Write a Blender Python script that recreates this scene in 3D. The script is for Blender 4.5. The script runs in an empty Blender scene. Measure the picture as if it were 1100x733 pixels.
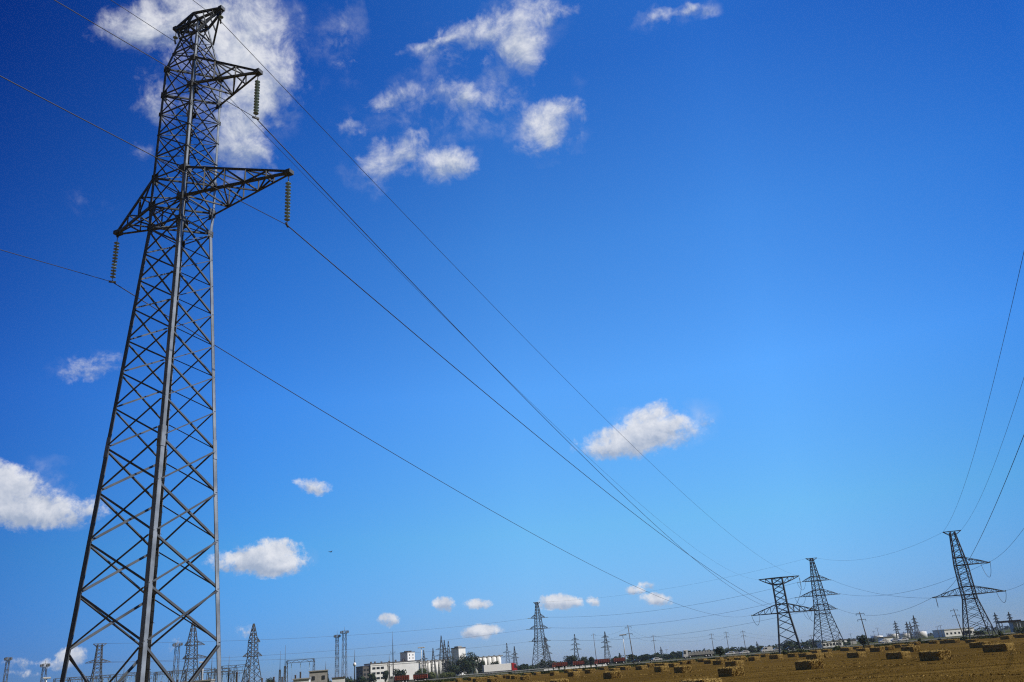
import bpy, math, random
import numpy as np
from mathutils import Vector, Matrix, Quaternion

random.seed(11)
rng = np.random.default_rng(7)
R = math.radians
scene = bpy.context.scene
COL = scene.collection

# ------------------------------------------------------------------ camera
EYE = 1.75
PITCH, ROLL, FPX = 0.3773, -0.0799, 882.9
cam_d = bpy.data.cameras.new("camera")
cam_d.sensor_width = 36.0
cam_d.lens = 36.0 * FPX / 1100.0
cam_d.clip_start = 0.1
cam_d.clip_end = 30000
cam = bpy.data.objects.new("camera", cam_d)
COL.objects.link(cam)
_r0 = Vector((1, 0, 0)); _f = Vector((0, math.cos(PITCH), math.sin(PITCH))); _u = Vector((0, -math.sin(PITCH), math.cos(PITCH)))
_rr = math.cos(ROLL) * _r0 + math.sin(ROLL) * _u
_ur = -math.sin(ROLL) * _r0 + math.cos(ROLL) * _u
cam.matrix_world = Matrix(((_rr.x, _ur.x, -_f.x, 0), (_rr.y, _ur.y, -_f.y, 0), (_rr.z, _ur.z, -_f.z, EYE), (0, 0, 0, 1)))
scene.camera = cam

# ------------------------------------------------------------------ light and sky
SUN_AZ, SUN_EL = 104.0, 46.0
scene.view_settings.view_transform = 'Standard'
scene.view_settings.look = 'None'
scene.view_settings.exposure = 0.0
scene.view_settings.gamma = 1
scene.view_settings.use_curve_mapping = False
sun_d = bpy.data.lights.new("sun", 'SUN')
sun_d.energy = 4.8
sun_d.angle = R(0.53)
sun_d.color = (1.0, 0.945, 0.86)
sun = bpy.data.objects.new("sun", sun_d)
COL.objects.link(sun)
_s = Vector((math.sin(R(SUN_AZ)) * math.cos(R(SUN_EL)), math.cos(R(SUN_AZ)) * math.cos(R(SUN_EL)), math.sin(R(SUN_EL))))
sun.rotation_euler = _s.to_track_quat('Z', 'Y').to_euler()
sun.location = (0, 0, 200)

# clouds of the sky: azimuth, elevation, half width, half height, tilt (degrees), thickness
CLOUDS = [
    (-20.14, 40.21, 2.96, 4.21, 8.8, 1.35),
    (-20.25, 35.61, 1.71, 3.14, -2.8, 1.20),
    (-22.71, 42.08, 3.32, 1.69, 11.2, 1.30),
    (-27.55, 41.15, 2.97, 1.51, 24.2, 1.10),
    (-26.77, 36.72, 1.29, 1.53, 12.1, 0.65),
    (-17.71, 39.05, 1.51, 1.69, 6.9, 0.75),
    (-27.50, 33.17, 0.75, 0.56, 11.1, 0.30),
    (-23.53, 38.07, 2.22, 3.28, 10.4, 0.50),
    (-0.26, 42.44, 3.00, 1.24, 14.6, 0.90),
    (3.09, 41.64, 1.46, 2.04, -25.2, 0.95),
    (-3.76, 41.84, 2.80, 0.45, 5.7, 0.75),
    (4.46, 43.57, 2.16, 0.77, -7.3, 0.80),
    (1.49, 40.03, 1.23, 0.82, -24.4, 0.30),
    (-8.57, 38.37, 1.84, 0.53, 5.8, 0.55),
    (-1.90, 38.27, 0.87, 0.83, -3.2, 0.60),
    (-5.03, 38.66, 1.85, 0.59, -1.2, 0.35),
    (0.78, 37.34, 1.56, 0.60, -4.9, 0.30),
    (-8.68, 34.89, 2.32, 1.20, 20.0, 0.95),
    (-4.02, 34.03, 1.64, 1.23, 7.5, 1.00),
    (-6.46, 33.71, 1.57, 0.74, -0.9, 0.40),
    (4.88, 36.26, 1.91, 1.45, 12.1, 1.05),
    (3.21, 34.82, 1.25, 0.49, 23.1, 0.40),
    (15.95, 41.26, 2.14, 0.45, 2.4, 1.05),
    (-12.43, 42.67, 0.46, 0.91, -15.4, 0.40),
    (-12.27, 40.87, 0.96, 0.34, 22.6, 0.40),
    (-12.42, 36.19, 0.85, 0.48, 2.9, 0.30),
    (-31.53, 10.89, 3.07, 1.18, -4.2, 1.10),
    (-32.84, 12.41, 1.33, 1.08, 2.6, 1.10),
    (-28.68, 10.89, 1.53, 0.72, 0.8, 0.55),
    (-29.15, 19.67, 1.72, 0.75, 11.1, 0.50),
    (-14.52, 12.41, 1.10, 0.49, -6.5, 0.85),
    (-17.58, 7.60, 2.75, 0.82, -2.2, 1.15),
    (-16.78, 8.21, 1.41, 0.65, -2.2, 0.95),
    (8.33, 14.12, 3.38, 1.27, 1.4, 1.25),
    (9.05, 15.51, 1.69, 0.95, -7.1, 1.00),
    (6.08, 13.53, 1.58, 0.76, -6.0, 1.00),
    (10.68, 14.61, 1.42, 0.63, -7.4, 1.00),
    (13.09, 14.67, 0.49, 0.38, -8.0, 0.35),
    (-9.64, 3.51, 0.60, 0.35, -3.8, 0.80),
    (-5.84, 4.19, 0.68, 0.41, -4.0, 0.90),
    (-3.68, 4.10, 0.86, 0.32, -4.1, 1.00),
    (-3.48, 2.33, 1.10, 0.40, -4.2, 1.00),
    (1.70, 3.81, 1.29, 0.44, -4.5, 1.05),
    (3.98, 3.75, 0.43, 0.29, -4.6, 0.70),
    (8.23, 3.39, 1.02, 0.35, -4.9, 1.00),
    (6.86, 4.04, 0.61, 0.29, -4.9, 0.75),
    (7.80, 4.25, 0.60, 0.24, -5.0, 0.60),
    (-28.25, 2.49, 0.71, 0.52, 7.3, 0.90),
    (-29.02, 2.13, 0.86, 0.30, -3.7, 0.60),
    (-30.90, 2.30, 0.69, 0.25, -3.6, 0.40),
    (-30.51, 1.74, 0.70, 0.20, -3.9, 0.40),
    (-22.63, 2.72, 0.48, 0.27, -3.5, 0.25),
    (-18.44, 3.39, 0.51, 0.33, -3.4, 0.25),
]
VEILS = [
    (-19.93, 39.39, 5.20, 5.15, 8.5, 0.80),
    (-25.05, 40.62, 4.67, 2.11, 12.4, 0.75),
    (-1.92, 37.97, 8.02, 2.65, 4.5, 0.75),
    (-0.35, 41.71, 5.72, 2.54, 10.0, 0.80),
    (-7.20, 34.15, 5.04, 2.42, 11.3, 0.70),
    (4.49, 35.69, 3.39, 2.12, 12.4, 0.70),
    (15.94, 41.21, 3.36, 0.79, 2.4, 0.80),
    (-12.43, 41.71, 2.37, 3.03, 4.0, 0.50),
    (-12.05, 36.20, 1.83, 1.78, 2.7, 0.40),
    (-29.15, 19.67, 2.62, 1.27, 11.1, 0.60),
    (-30.13, 29.86, 2.08, 1.12, 11.1, 0.35),
    (9.37, 14.51, 5.25, 2.22, 1.1, 0.50),
    (-29.17, 10.66, 3.06, 1.21, 0.8, 0.60),
    (-18.34, 7.80, 4.39, 1.40, -2.1, 0.55),
    (-30.88, 12.38, 2.99, 1.93, 2.1, 0.50),
]

world = bpy.data.worlds.new("World")
scene.world = world
world.use_nodes = True
NT = world.node_tree
for n in list(NT.nodes): NT.nodes.remove(n)
def N(t, **k):
    n = NT.nodes.new(t)
    for a, b in k.items(): setattr(n, a, b)
    return n
def L(a, b): NT.links.new(a, b)
def math_n(op, a, b=None, c=None, clamp=False):
    n = N('ShaderNodeMath', operation=op, use_clamp=clamp)
    for i, v in enumerate((a, b, c)):
        if v is None: continue
        if isinstance(v, (int, float)): n.inputs[i].default_value = v
        else: L(v, n.inputs[i])
    return n.outputs[0]
tc = N('ShaderNodeTexCoord')
sky = N('ShaderNodeTexSky', sky_type='NISHITA', sun_disc=False, sun_elevation=R(SUN_EL), sun_rotation=R(SUN_AZ), altitude=200, air_density=1.0, dust_density=0.35, ozone_density=2.0)
sepS = N('ShaderNodeSeparateXYZ'); L(tc.outputs['Generated'], sepS.inputs[0])
def ramp(fac, stops):
    r = N('ShaderNodeValToRGB'); el = r.color_ramp.elements
    while len(el) < len(stops): el.new(0.5)
    for e, (q, c) in zip(el, stops): e.position = q; e.color = (c[0] / 2, c[1] / 2, c[2] / 2, 1)
    L(fac, r.inputs[0]); return r.outputs[0]
# clear-air colour: deeper blue overhead, paler toward the horizon, darkened to either side in place of lens vignetting
SKY_EL = [(0.0, (.33, .47, .88)), (.038, (.31, .50, .95)), (.148, (.38, .79, 1.06)), (.309, (.42, .98, 1.5)), (.47, (.31, .86, 1.45)), (.64, (.15, .58, 1.25)), (1.0, (.12, .5, 1.1))]
tint = ramp(sepS.outputs['Z'], SKY_EL)
azn = math_n('ARCTAN2', sepS.outputs['X'], sepS.outputs['Y'])
azf = math_n('MULTIPLY_ADD', azn, 0.5 / math.pi, 0.5)          # 0.5 is straight ahead
SKY_AZ = [(.27, (.6, .7, .8)), (.385, (.06, .17, .40)), (.45, (.48, .68, .85)), (.50, (1, 1, 1)), (.55, (1, 1, 1)), (.605, (.36, .55, .70)), (.75, (.9, .95, 1))]
tint2 = ramp(azf, SKY_AZ)
def vmul(a_, b_):
    n = N('ShaderNodeVectorMath', operation='MULTIPLY'); L(a_, n.inputs[0])
    if isinstance(b_, tuple): n.inputs[1].default_value = b_
    else: L(b_, n.inputs[1])
    return n.outputs[0]
clear = vmul(vmul(vmul(sky.outputs[0], tint), tint2), (4, 4, 4))
# unseen grey sky added behind the viewer so shaded faces come out dark
bank = N('ShaderNodeMapRange', interpolation_type='SMOOTHSTEP'); bank.inputs[1].default_value = 0.15; bank.inputs[2].default_value = -0.35
L(sepS.outputs['Y'], bank.inputs[0])
rear_dim_mix = N('ShaderNodeMix', data_type='RGBA'); L(bank.outputs[0], rear_dim_mix.inputs[0]); L(clear, rear_dim_mix.inputs[6]); rear_dim_mix.inputs[7].default_value = (0.36, 0.37, 0.40, 1)
skyc = rear_dim_mix.outputs[2]
# warp the view direction a little so cloud outlines are ragged
nz = N('ShaderNodeTexNoise', noise_dimensions='3D'); nz.inputs['Scale'].default_value = 16; nz.inputs['Detail'].default_value = 4; nz.inputs['Roughness'].default_value = 0.6
L(tc.outputs['Generated'], nz.inputs['Vector'])
sub = N('ShaderNodeVectorMath', operation='SUBTRACT'); L(nz.outputs['Color'], sub.inputs[0]); sub.inputs[1].default_value = (0.5, 0.5, 0.5)
sca = N('ShaderNodeVectorMath', operation='SCALE'); L(sub.outputs[0], sca.inputs[0]); sca.inputs['Scale'].default_value = 0.045
add = N('ShaderNodeVectorMath', operation='ADD'); L(tc.outputs['Generated'], add.inputs[0]); L(sca.outputs[0], add.inputs[1])
# small clouds need a finer warp: scale the warp down near the horizon
sep = N('ShaderNodeSeparateXYZ'); L(tc.outputs['Generated'], sep.inputs[0])
wsc = N('ShaderNodeMapRange'); wsc.inputs[1].default_value = 0.03; wsc.inputs[2].default_value = 0.4; wsc.inputs[3].default_value = 0.006; wsc.inputs[4].default_value = 0.06
L(sep.outputs['Z'], wsc.inputs[0]); L(wsc.outputs[0], sca.inputs['Scale'])
dens = None
tops = None
wsum = None
for (az, el, a, b, rot, s) in CLOUDS:
    az, el, rot = R(az), R(el), R(rot)
    c = Vector((math.sin(az) * math.cos(el), math.cos(az) * math.cos(el), math.sin(el)))
    h = Vector((math.cos(az), -math.sin(az), 0)); v = h.cross(c)
    e1 = (h * math.cos(rot) + v * math.sin(rot)) / R(a); e2 = (-h * math.sin(rot) + v * math.cos(rot)) / R(b)
    # (p-c).e scaled; both vanish at the centre because e is tangent to c; the back of the sky is cut by the forward test below
    d1 = N('ShaderNodeVectorMath', operation='DOT_PRODUCT'); L(add.outputs[0], d1.inputs[0]); d1.inputs[1].default_value = e1
    d2 = N('ShaderNodeVectorMath', operation='DOT_PRODUCT'); L(add.outputs[0], d2.inputs[0]); d2.inputs[1].default_value = e2
    q = math_n('MULTIPLY', d1.outputs['Value'], d1.outputs['Value'])
    q = math_n('MULTIPLY_ADD', d2.outputs['Value'], d2.outputs['Value'], q)
    q = math_n('MULTIPLY_ADD', q, -s * 0.62, s)
    dens = q if dens is None else math_n('MAXIMUM', dens, q)
    w_ = math_n('MAXIMUM', q, 0.0)
    tops = math_n('MULTIPLY', w_, d2.outputs['Value']) if tops is None else math_n('MULTIPLY_ADD', w_, d2.outputs['Value'], tops)
    wsum = w_ if wsum is None else math_n('ADD', wsum, w_)
fwd = math_n('GREATER_THAN', sep.outputs['Y'], 0.0)
nd = N('ShaderNodeTexNoise', noise_dimensions='3D'); nd.inputs['Scale'].default_value = 26; nd.inputs['Detail'].default_value = 11; nd.inputs['Roughness'].default_value = 0.68; nd.inputs['Distortion'].default_value = 0.3
L(tc.outputs['Generated'], nd.inputs['Vector'])
# second tap shifted toward the sun: light and grey sides of the puffs
off = N('ShaderNodeVectorMath', operation='ADD'); L(tc.outputs['Generated'], off.inputs[0]); off.inputs[1].default_value = _s * 0.012
nd2 = N('ShaderNodeTexNoise', noise_dimensions='3D'); nd2.inputs['Scale'].default_value = 26; nd2.inputs['Detail'].default_value = 5; nd2.inputs['Roughness'].default_value = 0.6; nd2.inputs['Distortion'].default_value = 0.3
L(off.outputs[0], nd2.inputs['Vector'])
amp = N('ShaderNodeMapRange'); amp.inputs[1].default_value = 0.05; amp.inputs[2].default_value = 0.45; amp.inputs[3].default_value = 1.2; amp.inputs[4].default_value = 2.9
L(sep.outputs['Z'], amp.inputs[0])
nn = math_n('SUBTRACT', nd.outputs[0], 0.5)
nf = N('ShaderNodeTexNoise', noise_dimensions='3D'); nf.inputs['Scale'].default_value = 95; nf.inputs['Detail'].default_value = 8; nf.inputs['Roughness'].default_value = 0.68
L(tc.outputs['Generated'], nf.inputs['Vector'])
nnf = math_n('SUBTRACT', nf.outputs[0], 0.5)
ampf = N('ShaderNodeMapRange'); ampf.inputs[1].default_value = 0.05; ampf.inputs[2].default_value = 0.4; ampf.inputs[3].default_value = 2.3; ampf.inputs[4].default_value = 0.55
L(sep.outputs['Z'], ampf.inputs[0])
den = math_n('MULTIPLY_ADD', nn, amp.outputs[0], dens)
den = math_n('MULTIPLY_ADD', nnf, ampf.outputs[0], den)
al = N('ShaderNodeMapRange', interpolation_type='SMOOTHSTEP'); al.inputs[1].default_value = 0.0; al.inputs[2].default_value = 1.3
alw = N('ShaderNodeMapRange'); alw.inputs[1].default_value = 0.15; alw.inputs[2].default_value = 0.5; alw.inputs[3].default_value = 0.8; alw.inputs[4].default_value = 1.55
L(sep.outputs['Z'], alw.inputs[0]); L(alw.outputs[0], al.inputs[2]); al.inputs[3].default_value = 0.0; al.inputs[4].default_value = 0.93
L(den, al.inputs[0])
# thin veils between the upper clouds
veil = None
for (az, el, a, b, rot, s) in VEILS:
    az, el, rot = R(az), R(el), R(rot)
    c = Vector((math.sin(az) * math.cos(el), math.cos(az) * math.cos(el), math.sin(el)))
    h = Vector((math.cos(az), -math.sin(az), 0)); v = h.cross(c)
    e1 = (h * math.cos(rot) + v * math.sin(rot)) / R(a); e2 = (-h * math.sin(rot) + v * math.cos(rot)) / R(b)
    d1 = N('ShaderNodeVectorMath', operation='DOT_PRODUCT'); L(add.outputs[0], d1.inputs[0]); d1.inputs[1].default_value = e1
    d2 = N('ShaderNodeVectorMath', operation='DOT_PRODUCT'); L(add.outputs[0], d2.inputs[0]); d2.inputs[1].default_value = e2
    q = math_n('MULTIPLY', d1.outputs['Value'], d1.outputs['Value'])
    q = math_n('MULTIPLY_ADD', d2.outputs['Value'], d2.outputs['Value'], q)
    q = math_n('MULTIPLY_ADD', q, -s, s)
    veil = q if veil is None else math_n('MAXIMUM', veil, q)
nv = N('ShaderNodeTexNoise', noise_dimensions='3D'); nv.inputs['Scale'].default_value = 17; nv.inputs['Detail'].default_value = 10; nv.inputs['Roughness'].default_value = 0.66; nv.inputs['Distortion'].default_value = 0.15
L(tc.outputs['Generated'], nv.inputs['Vector'])
vm = N('ShaderNodeMapRange', interpolation_type='SMOOTHSTEP'); vm.inputs[1].default_value = 0.44; vm.inputs[2].default_value = 0.80; L(nv.outputs[0], vm.inputs[0])
va = math_n('MULTIPLY', math_n('MAXIMUM', veil, 0.0), vm.outputs[0], clamp=True)
both = math_n('SUBTRACT', 1.0, math_n('MULTIPLY', math_n('SUBTRACT', 1.0, va), math_n('SUBTRACT', 1.0, al.outputs[0])))
alpha = math_n('MULTIPLY', both, fwd)
dif = math_n('SUBTRACT', nd.outputs[0], nd2.outputs[0])
basev = math_n('DIVIDE', tops, math_n('ADD', wsum, 0.02))
baseg = N('ShaderNodeMapRange', interpolation_type='SMOOTHSTEP'); baseg.inputs[1].default_value = -0.75; baseg.inputs[2].default_value = 0.15; baseg.inputs[3].default_value = -0.55; baseg.inputs[4].default_value = 0.12
L(basev, baseg.inputs[0])
shd = math_n('MULTIPLY_ADD', dif, 2.4, 0.62)
shd = math_n('ADD', shd, baseg.outputs[0], clamp=True)
mixc = N('ShaderNodeMix', data_type='RGBA'); L(shd, mixc.inputs[0])
mixc.inputs[6].default_value = (2.5, 2.95, 3.8, 1); mixc.inputs[7].default_value = (5.3, 5.4, 5.7, 1)
mix = N('ShaderNodeMix', data_type='RGBA'); L(alpha, mix.inputs[0]); L(skyc, mix.inputs[6]); L(mixc.outputs[2], mix.inputs[7])
bg = N('ShaderNodeBackground'); bg.inputs[1].default_value = 0.15
L(mix.outputs[2], bg.inputs[0])
wo = N('ShaderNodeOutputWorld'); L(bg.outputs[0], wo.inputs[0])
world.cycles.sampling_method = 'MANUAL'
world.cycles.sample_map_resolution = 512

# ------------------------------------------------------------------ helpers
def spot(az, d, z=0.0):
    """ground point at a compass bearing (degrees, clockwise from +Y) and distance"""
    return Vector((d * math.sin(R(az)), d * math.cos(R(az)), z))

def tag(o, label=None, cat=None, group=None, kind=None):
    if label: o['label'] = label
    if cat: o['category'] = cat
    if group: o['group'] = group
    if kind: o['kind'] = kind
    return o

def thing(name, label, cat, loc=(0, 0, 0), rz=0.0, group=None):
    o = bpy.data.objects.new(name, None)
    o.empty_display_size = 0.2
    COL.objects.link(o)
    o.location = loc
    o.rotation_euler = (0, 0, rz)
    return tag(o, label, cat, group)

class MB:
    """collects boxes, bars, tubes and loose faces; build() links them as ONE mesh object"""
    def __init__(s): s.v = []; s.f = []; s.sm = []
    def add(s, vs, fs, smooth=False):
        k = len(s.v)
        s.v += [tuple(p) for p in vs]
        s.f += [tuple(i + k for i in f) for f in fs]
        s.sm += [smooth] * len(fs)
    def box(s, x0, x1, y0, y1, z0, z1):
        s.add([(x0, y0, z0), (x1, y0, z0), (x1, y1, z0), (x0, y1, z0), (x0, y0, z1), (x1, y0, z1), (x1, y1, z1), (x0, y1, z1)],
              [(0, 3, 2, 1), (4, 5, 6, 7), (0, 1, 5, 4), (1, 2, 6, 5), (2, 3, 7, 6), (3, 0, 4, 7)])
        return s
    def plate(s, a, b, d, n, w, t, o=0.0):
        """flat plate from a to b: width w along d, thickness t along n, pushed o along n"""
        a = Vector(a) + n * o; b = Vector(b) + n * o
        vs = [a, a + d * w, a + d * w + n * t, a + n * t, b, b + d * w, b + d * w + n * t, b + n * t]
        s.add(vs, [(0, 3, 2, 1), (4, 5, 6, 7), (0, 1, 5, 4), (1, 2, 6, 5), (2, 3, 7, 6), (3, 0, 4, 7)])
    def bar(s, a, b, w, h=None):
        a = Vector(a); b = Vector(b); h = h or w
        ax = (b - a)
        if ax.length < 1e-6: return s
        ax.normalize()
        ref = Vector((0, 0, 1)) if abs(ax.z) < 0.93 else Vector((0.6, 0.8, 0))
        x = ax.cross(ref).normalized(); y = x.cross(ax)
        s.plate(a - x * w / 2 - y * h / 2, b - x * w / 2 - y * h / 2, x, y, w, h)
        return s
    def angle(s, a, b, n, w, t, o=0.0, outward=False):
        """steel angle lying on a face of outward normal n: one flange flat on the face, the other standing off its lower edge"""
        a = Vector(a); b = Vector(b); ax = (b - a).normalized(); d = ax.cross(n).normalized()
        if d.z > 0: d = -d
        if outward:
            k = min(.16, (b - a).length * .1); a = a + ax * k; b = b - ax * k
            s.plate(a - d * w * .1, b - d * w * .1, d, n, w * .6, t, o)
            s.plate(a + d * (w / 2 - t), b + d * (w / 2 - t), d, n, t, w, o + t)
        else:
            s.plate(a - d * w / 2, b - d * w / 2, d, n, w, t, o)
            s.plate(a + d * (w / 2 - t), b + d * (w / 2 - t), d, n, t, -w * .9, o)
    def tube(s, pts, r, seg=6, cap=True):
        pts = [Vector(p) for p in pts]; k = len(s.v); m = len(pts)
        rs = r if isinstance(r, (list, tuple)) else [r] * m
        x = None
        vs = []
        for i, p in enumerate(pts):
            t = (pts[min(i + 1, m - 1)] - pts[max(i - 1, 0)]).normalized()
            if x is None:
                x = t.cross(Vector((0, 0, 1)))
                if x.length < 0.05: x = t.cross(Vector((1, 0, 0)))
            x = (x - t * x.dot(t)).normalized(); y = t.cross(x)
            for j in range(seg):
                q = 2 * math.pi * j / seg
                vs.append(p + (x * math.cos(q) + y * math.sin(q)) * rs[i])
        fs = [(i * seg + j, i * seg + (j + 1) % seg, (i + 1) * seg + (j + 1) % seg, (i + 1) * seg + j) for i in range(m - 1) for j in range(seg)]
        if cap: fs += [tuple(range(seg))[::-1], tuple((m - 1) * seg + j for j in range(seg))]
        s.add(vs, fs, True)
        return s
    def lathe(s, prof, seg=12, c=(0, 0, 0), axis='z'):
        vs = []; fs = []
        for (r, z) in prof:
            for j in range(seg):
                q = 2 * math.pi * j / seg
                p = (r * math.cos(q), r * math.sin(q), z)
                if axis == 'y': p = (p[0], p[2], p[1])
                vs.append((p[0] + c[0], p[1] + c[1], p[2] + c[2]))
        for i in range(len(prof) - 1):
            for j in range(seg):
                fs.append((i * seg + j, i * seg + (j + 1) % seg, (i + 1) * seg + (j + 1) % seg, (i + 1) * seg + j))
        fs.append(tuple(range(seg))[::-1]); fs.append(tuple((len(prof) - 1) * seg + j for j in range(seg)))
        s.add(vs, fs, True)
        return s
    def prism(s, outline, y0, y1):
        """outline in x,z extruded along y"""
        n = len(outline)
        vs = [(x, y0, z) for x, z in outline] + [(x, y1, z) for x, z in outline]
        s.add(vs, [tuple(range(n)), tuple(range(2 * n - 1, n - 1, -1))] + [(i + n, (i + 1) % n + n, (i + 1) % n, i) for i in range(n)])
        return s
    def build(s, name, mat, parent=None, bevel=0.0):
        me = bpy.data.meshes.new(name)
        me.from_pydata(s.v, [], s.f)
        me.polygons.foreach_set('use_smooth', s.sm)
        me.materials.append(mat)
        me.update()
        o = bpy.data.objects.new(name, me)
        COL.objects.link(o)
        if parent: o.parent = parent
        if bevel:
            b = o.modifiers.new('bevel', 'BEVEL'); b.width = bevel; b.segments = 2; b.limit_method = 'ANGLE'
        return o

# ------------------------------------------------------------------ materials
MATS = {}
def material(name, color, rough=0.7, metal=0.0, var=0.0, scale=3.0, color2=None, bump=0.0, bscale=20.0, spec=0.5, stretch=(1, 1, 1), detail=6):
    m = bpy.data.materials.new(name); m.use_nodes = True
    nt = m.node_tree; b = nt.nodes['Principled BSDF']
    b.inputs['Roughness'].default_value = rough; b.inputs['Metallic'].default_value = metal
    b.inputs['Specular IOR Level'].default_value = spec
    tcn = nt.nodes.new('ShaderNodeTexCoord'); mp = nt.nodes.new('ShaderNodeMapping'); mp.inputs['Scale'].default_value = stretch
    nt.links.new(tcn.outputs['Object'], mp.inputs[0])
    nz = nt.nodes.new('ShaderNodeTexNoise'); nz.inputs['Scale'].default_value = scale; nz.inputs['Detail'].default_value = detail; nz.inputs['Roughness'].default_value = 0.6
    nt.links.new(mp.outputs[0], nz.inputs['Vector'])
    rp = nt.nodes.new('ShaderNodeValToRGB')
    c2 = color2 or tuple(c * (1 + var) for c in color)
    c1 = tuple(c * (1 - var) for c in color) if not color2 else color
    rp.color_ramp.elements[0].position = 0.32; rp.color_ramp.elements[1].position = 0.68
    rp.color_ramp.elements[0].color = (*c1, 1); rp.color_ramp.elements[1].color = (*c2, 1)
    nt.links.new(nz.outputs[0], rp.inputs[0]); nt.links.new(rp.outputs[0], b.inputs['Base Color'])
    if bump:
        nb = nt.nodes.new('ShaderNodeTexNoise'); nb.inputs['Scale'].default_value = bscale; nb.inputs['Detail'].default_value = 5
        nt.links.new(mp.outputs[0], nb.inputs['Vector'])
        bu = nt.nodes.new('ShaderNodeBump'); bu.inputs['Strength'].default_value = bump; bu.inputs['Distance'].default_value = 0.05
        nt.links.new(nb.outputs[0], bu.inputs['Height']); nt.links.new(bu.outputs[0], b.inputs['Normal'])
    MATS[name] = m
    return m
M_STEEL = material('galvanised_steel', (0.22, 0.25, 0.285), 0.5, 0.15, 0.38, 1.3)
M_BRACE = material('shade_dark_zinc', (0.080, 0.092, 0.108), 0.6, 0.1, 0.35, 1.1)  # near pylon bracing: shade put into a darker steel colour
M_OLDSHADESTEEL = material('weathered_shade_steel', (0.062, 0.070, 0.082), 0.6, 0.15, 0.25, 1.5)  # old steel; on the near crossarms the dark tone also stands in for shade
M_FARSTEEL = material('far_steel', (0.10, 0.105, 0.11), 0.6, 0.2, 0.15, 0.8)
M_WIRE = material('aluminium_cable', (0.05, 0.05, 0.053), 0.55, 0.2, 0.1, 1)
M_GLASS = material('insulator_glass', (0.26, 0.35, 0.335), 0.15, 0.0, 0.1, 8)
M_WOOD = material('old_pole', (0.16, 0.135, 0.11), 0.9, 0, 0.3, 6, stretch=(1, 1, 0.2))
M_CONC = material('concrete', (0.36, 0.35, 0.33), 0.85, 0, 0.18, 3, bump=0.2)
M_WHITE = material('white_paint', (0.80, 0.80, 0.80), 0.45, 0, 0.04, 2)
M_WALL = material('white_plaster', (0.82, 0.82, 0.81), 0.8, 0, 0.09, 0.5, stretch=(1, 1, 0.35))
M_GREYWALL = material('grey_plaster', (0.34, 0.34, 0.33), 0.85, 0, 0.15, 0.7)
M_DARKWALL = material('shade_dark_wall', (0.13, 0.12, 0.115), 0.85, 0, 0.25, 0.6)  # factory wing: dark colour stands in for its shaded side
M_ROOF = material('roof_felt', (0.11, 0.10, 0.10), 0.85, 0, 0.2, 1)
M_RED = material('red_lorry_paint', (0.36, 0.018, 0.022), 0.35, 0, 0.08, 2)
M_ORANGE = material('orange_lorry_paint', (0.24, 0.045, 0.022), 0.65, 0, 0.3, 1.5)
M_TYRE = material('tyre_rubber', (0.022, 0.022, 0.022), 0.85)
M_CHASSIS = material('chassis_black', (0.035, 0.035, 0.037), 0.6)
M_WINDOW = material('dark_window', (0.025, 0.03, 0.035), 0.08)
M_DARKCAR = material('dark_car_paint', (0.03, 0.035, 0.045), 0.3)
M_SILVER = material('pale_metal', (0.55, 0.56, 0.57), 0.4, 0.3, 0.06, 2)
M_TARP = material('grey_tarpaulin', (0.12, 0.12, 0.125), 0.8, 0, 0.2, 2)
M_BROWN = material('brown_sheet', (0.09, 0.06, 0.045), 0.7, 0, 0.2, 1)
M_TRUNK = material('bark', (0.09, 0.07, 0.05), 0.95, 0, 0.3, 5)
M_LEAF = [material('leaf_green', (0.020, 0.040, 0.012), 0.75, 0, 0, 0.9, color2=(0.075, 0.105, 0.028), spec=0.2),
          material('leaf_dark', (0.012, 0.026, 0.012), 0.75, 0, 0, 0.9, color2=(0.042, 0.066, 0.026), spec=0.2),
          material('leaf_olive', (0.034, 0.050, 0.014), 0.75, 0, 0, 0.9, color2=(0.11, 0.13, 0.035), spec=0.2)]
M_GRASS = material('verge_grass', (0.016, 0.030, 0.008), 0.9, 0, 0, 0.25, color2=(0.075, 0.078, 0.024), spec=0.0)
M_STRAW = material('baled_straw', (0.05, 0.030, 0.008), 0.85, 0, 0, 8.0, color2=(0.52, 0.36, 0.125), spec=0.0, bump=0.9, bscale=26, stretch=(1.0, 1.0, 2.2))
M_STUBBLE = material('stubble_straw', (0.062, 0.038, 0.010), 0.9, 0, 0, 0.3, color2=(0.125, 0.079, 0.021), spec=0.0)
M_LITTER = material('loose_straw', (0.27, 0.185, 0.062), 0.85, 0, 0.3, 2.0, spec=0.0)
M_BIRD = material('bird_feathers', (0.03, 0.03, 0.035), 0.8)

# ------------------------------------------------------------------ the land
def gz(y):
    """the field falls gently toward the road"""
    t = min(max((y - 120.0) / 260.0, 0.0), 1.0)
    return -0.8 * t * t * (3 - 2 * t)

def sheet(name, xs, ys, dz, mat):
    nx, ny = len(xs), len(ys)
    vs = [(x, y, gz(y) + dz) for y in ys for x in xs]
    fs = [(j * nx + i, j * nx + i + 1, (j + 1) * nx + i + 1, (j + 1) * nx + i) for j in range(ny - 1) for i in range(nx - 1)]
    b = MB(); b.add(vs, fs, True)
    return tag(b.build(name, mat), kind='structure')

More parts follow.
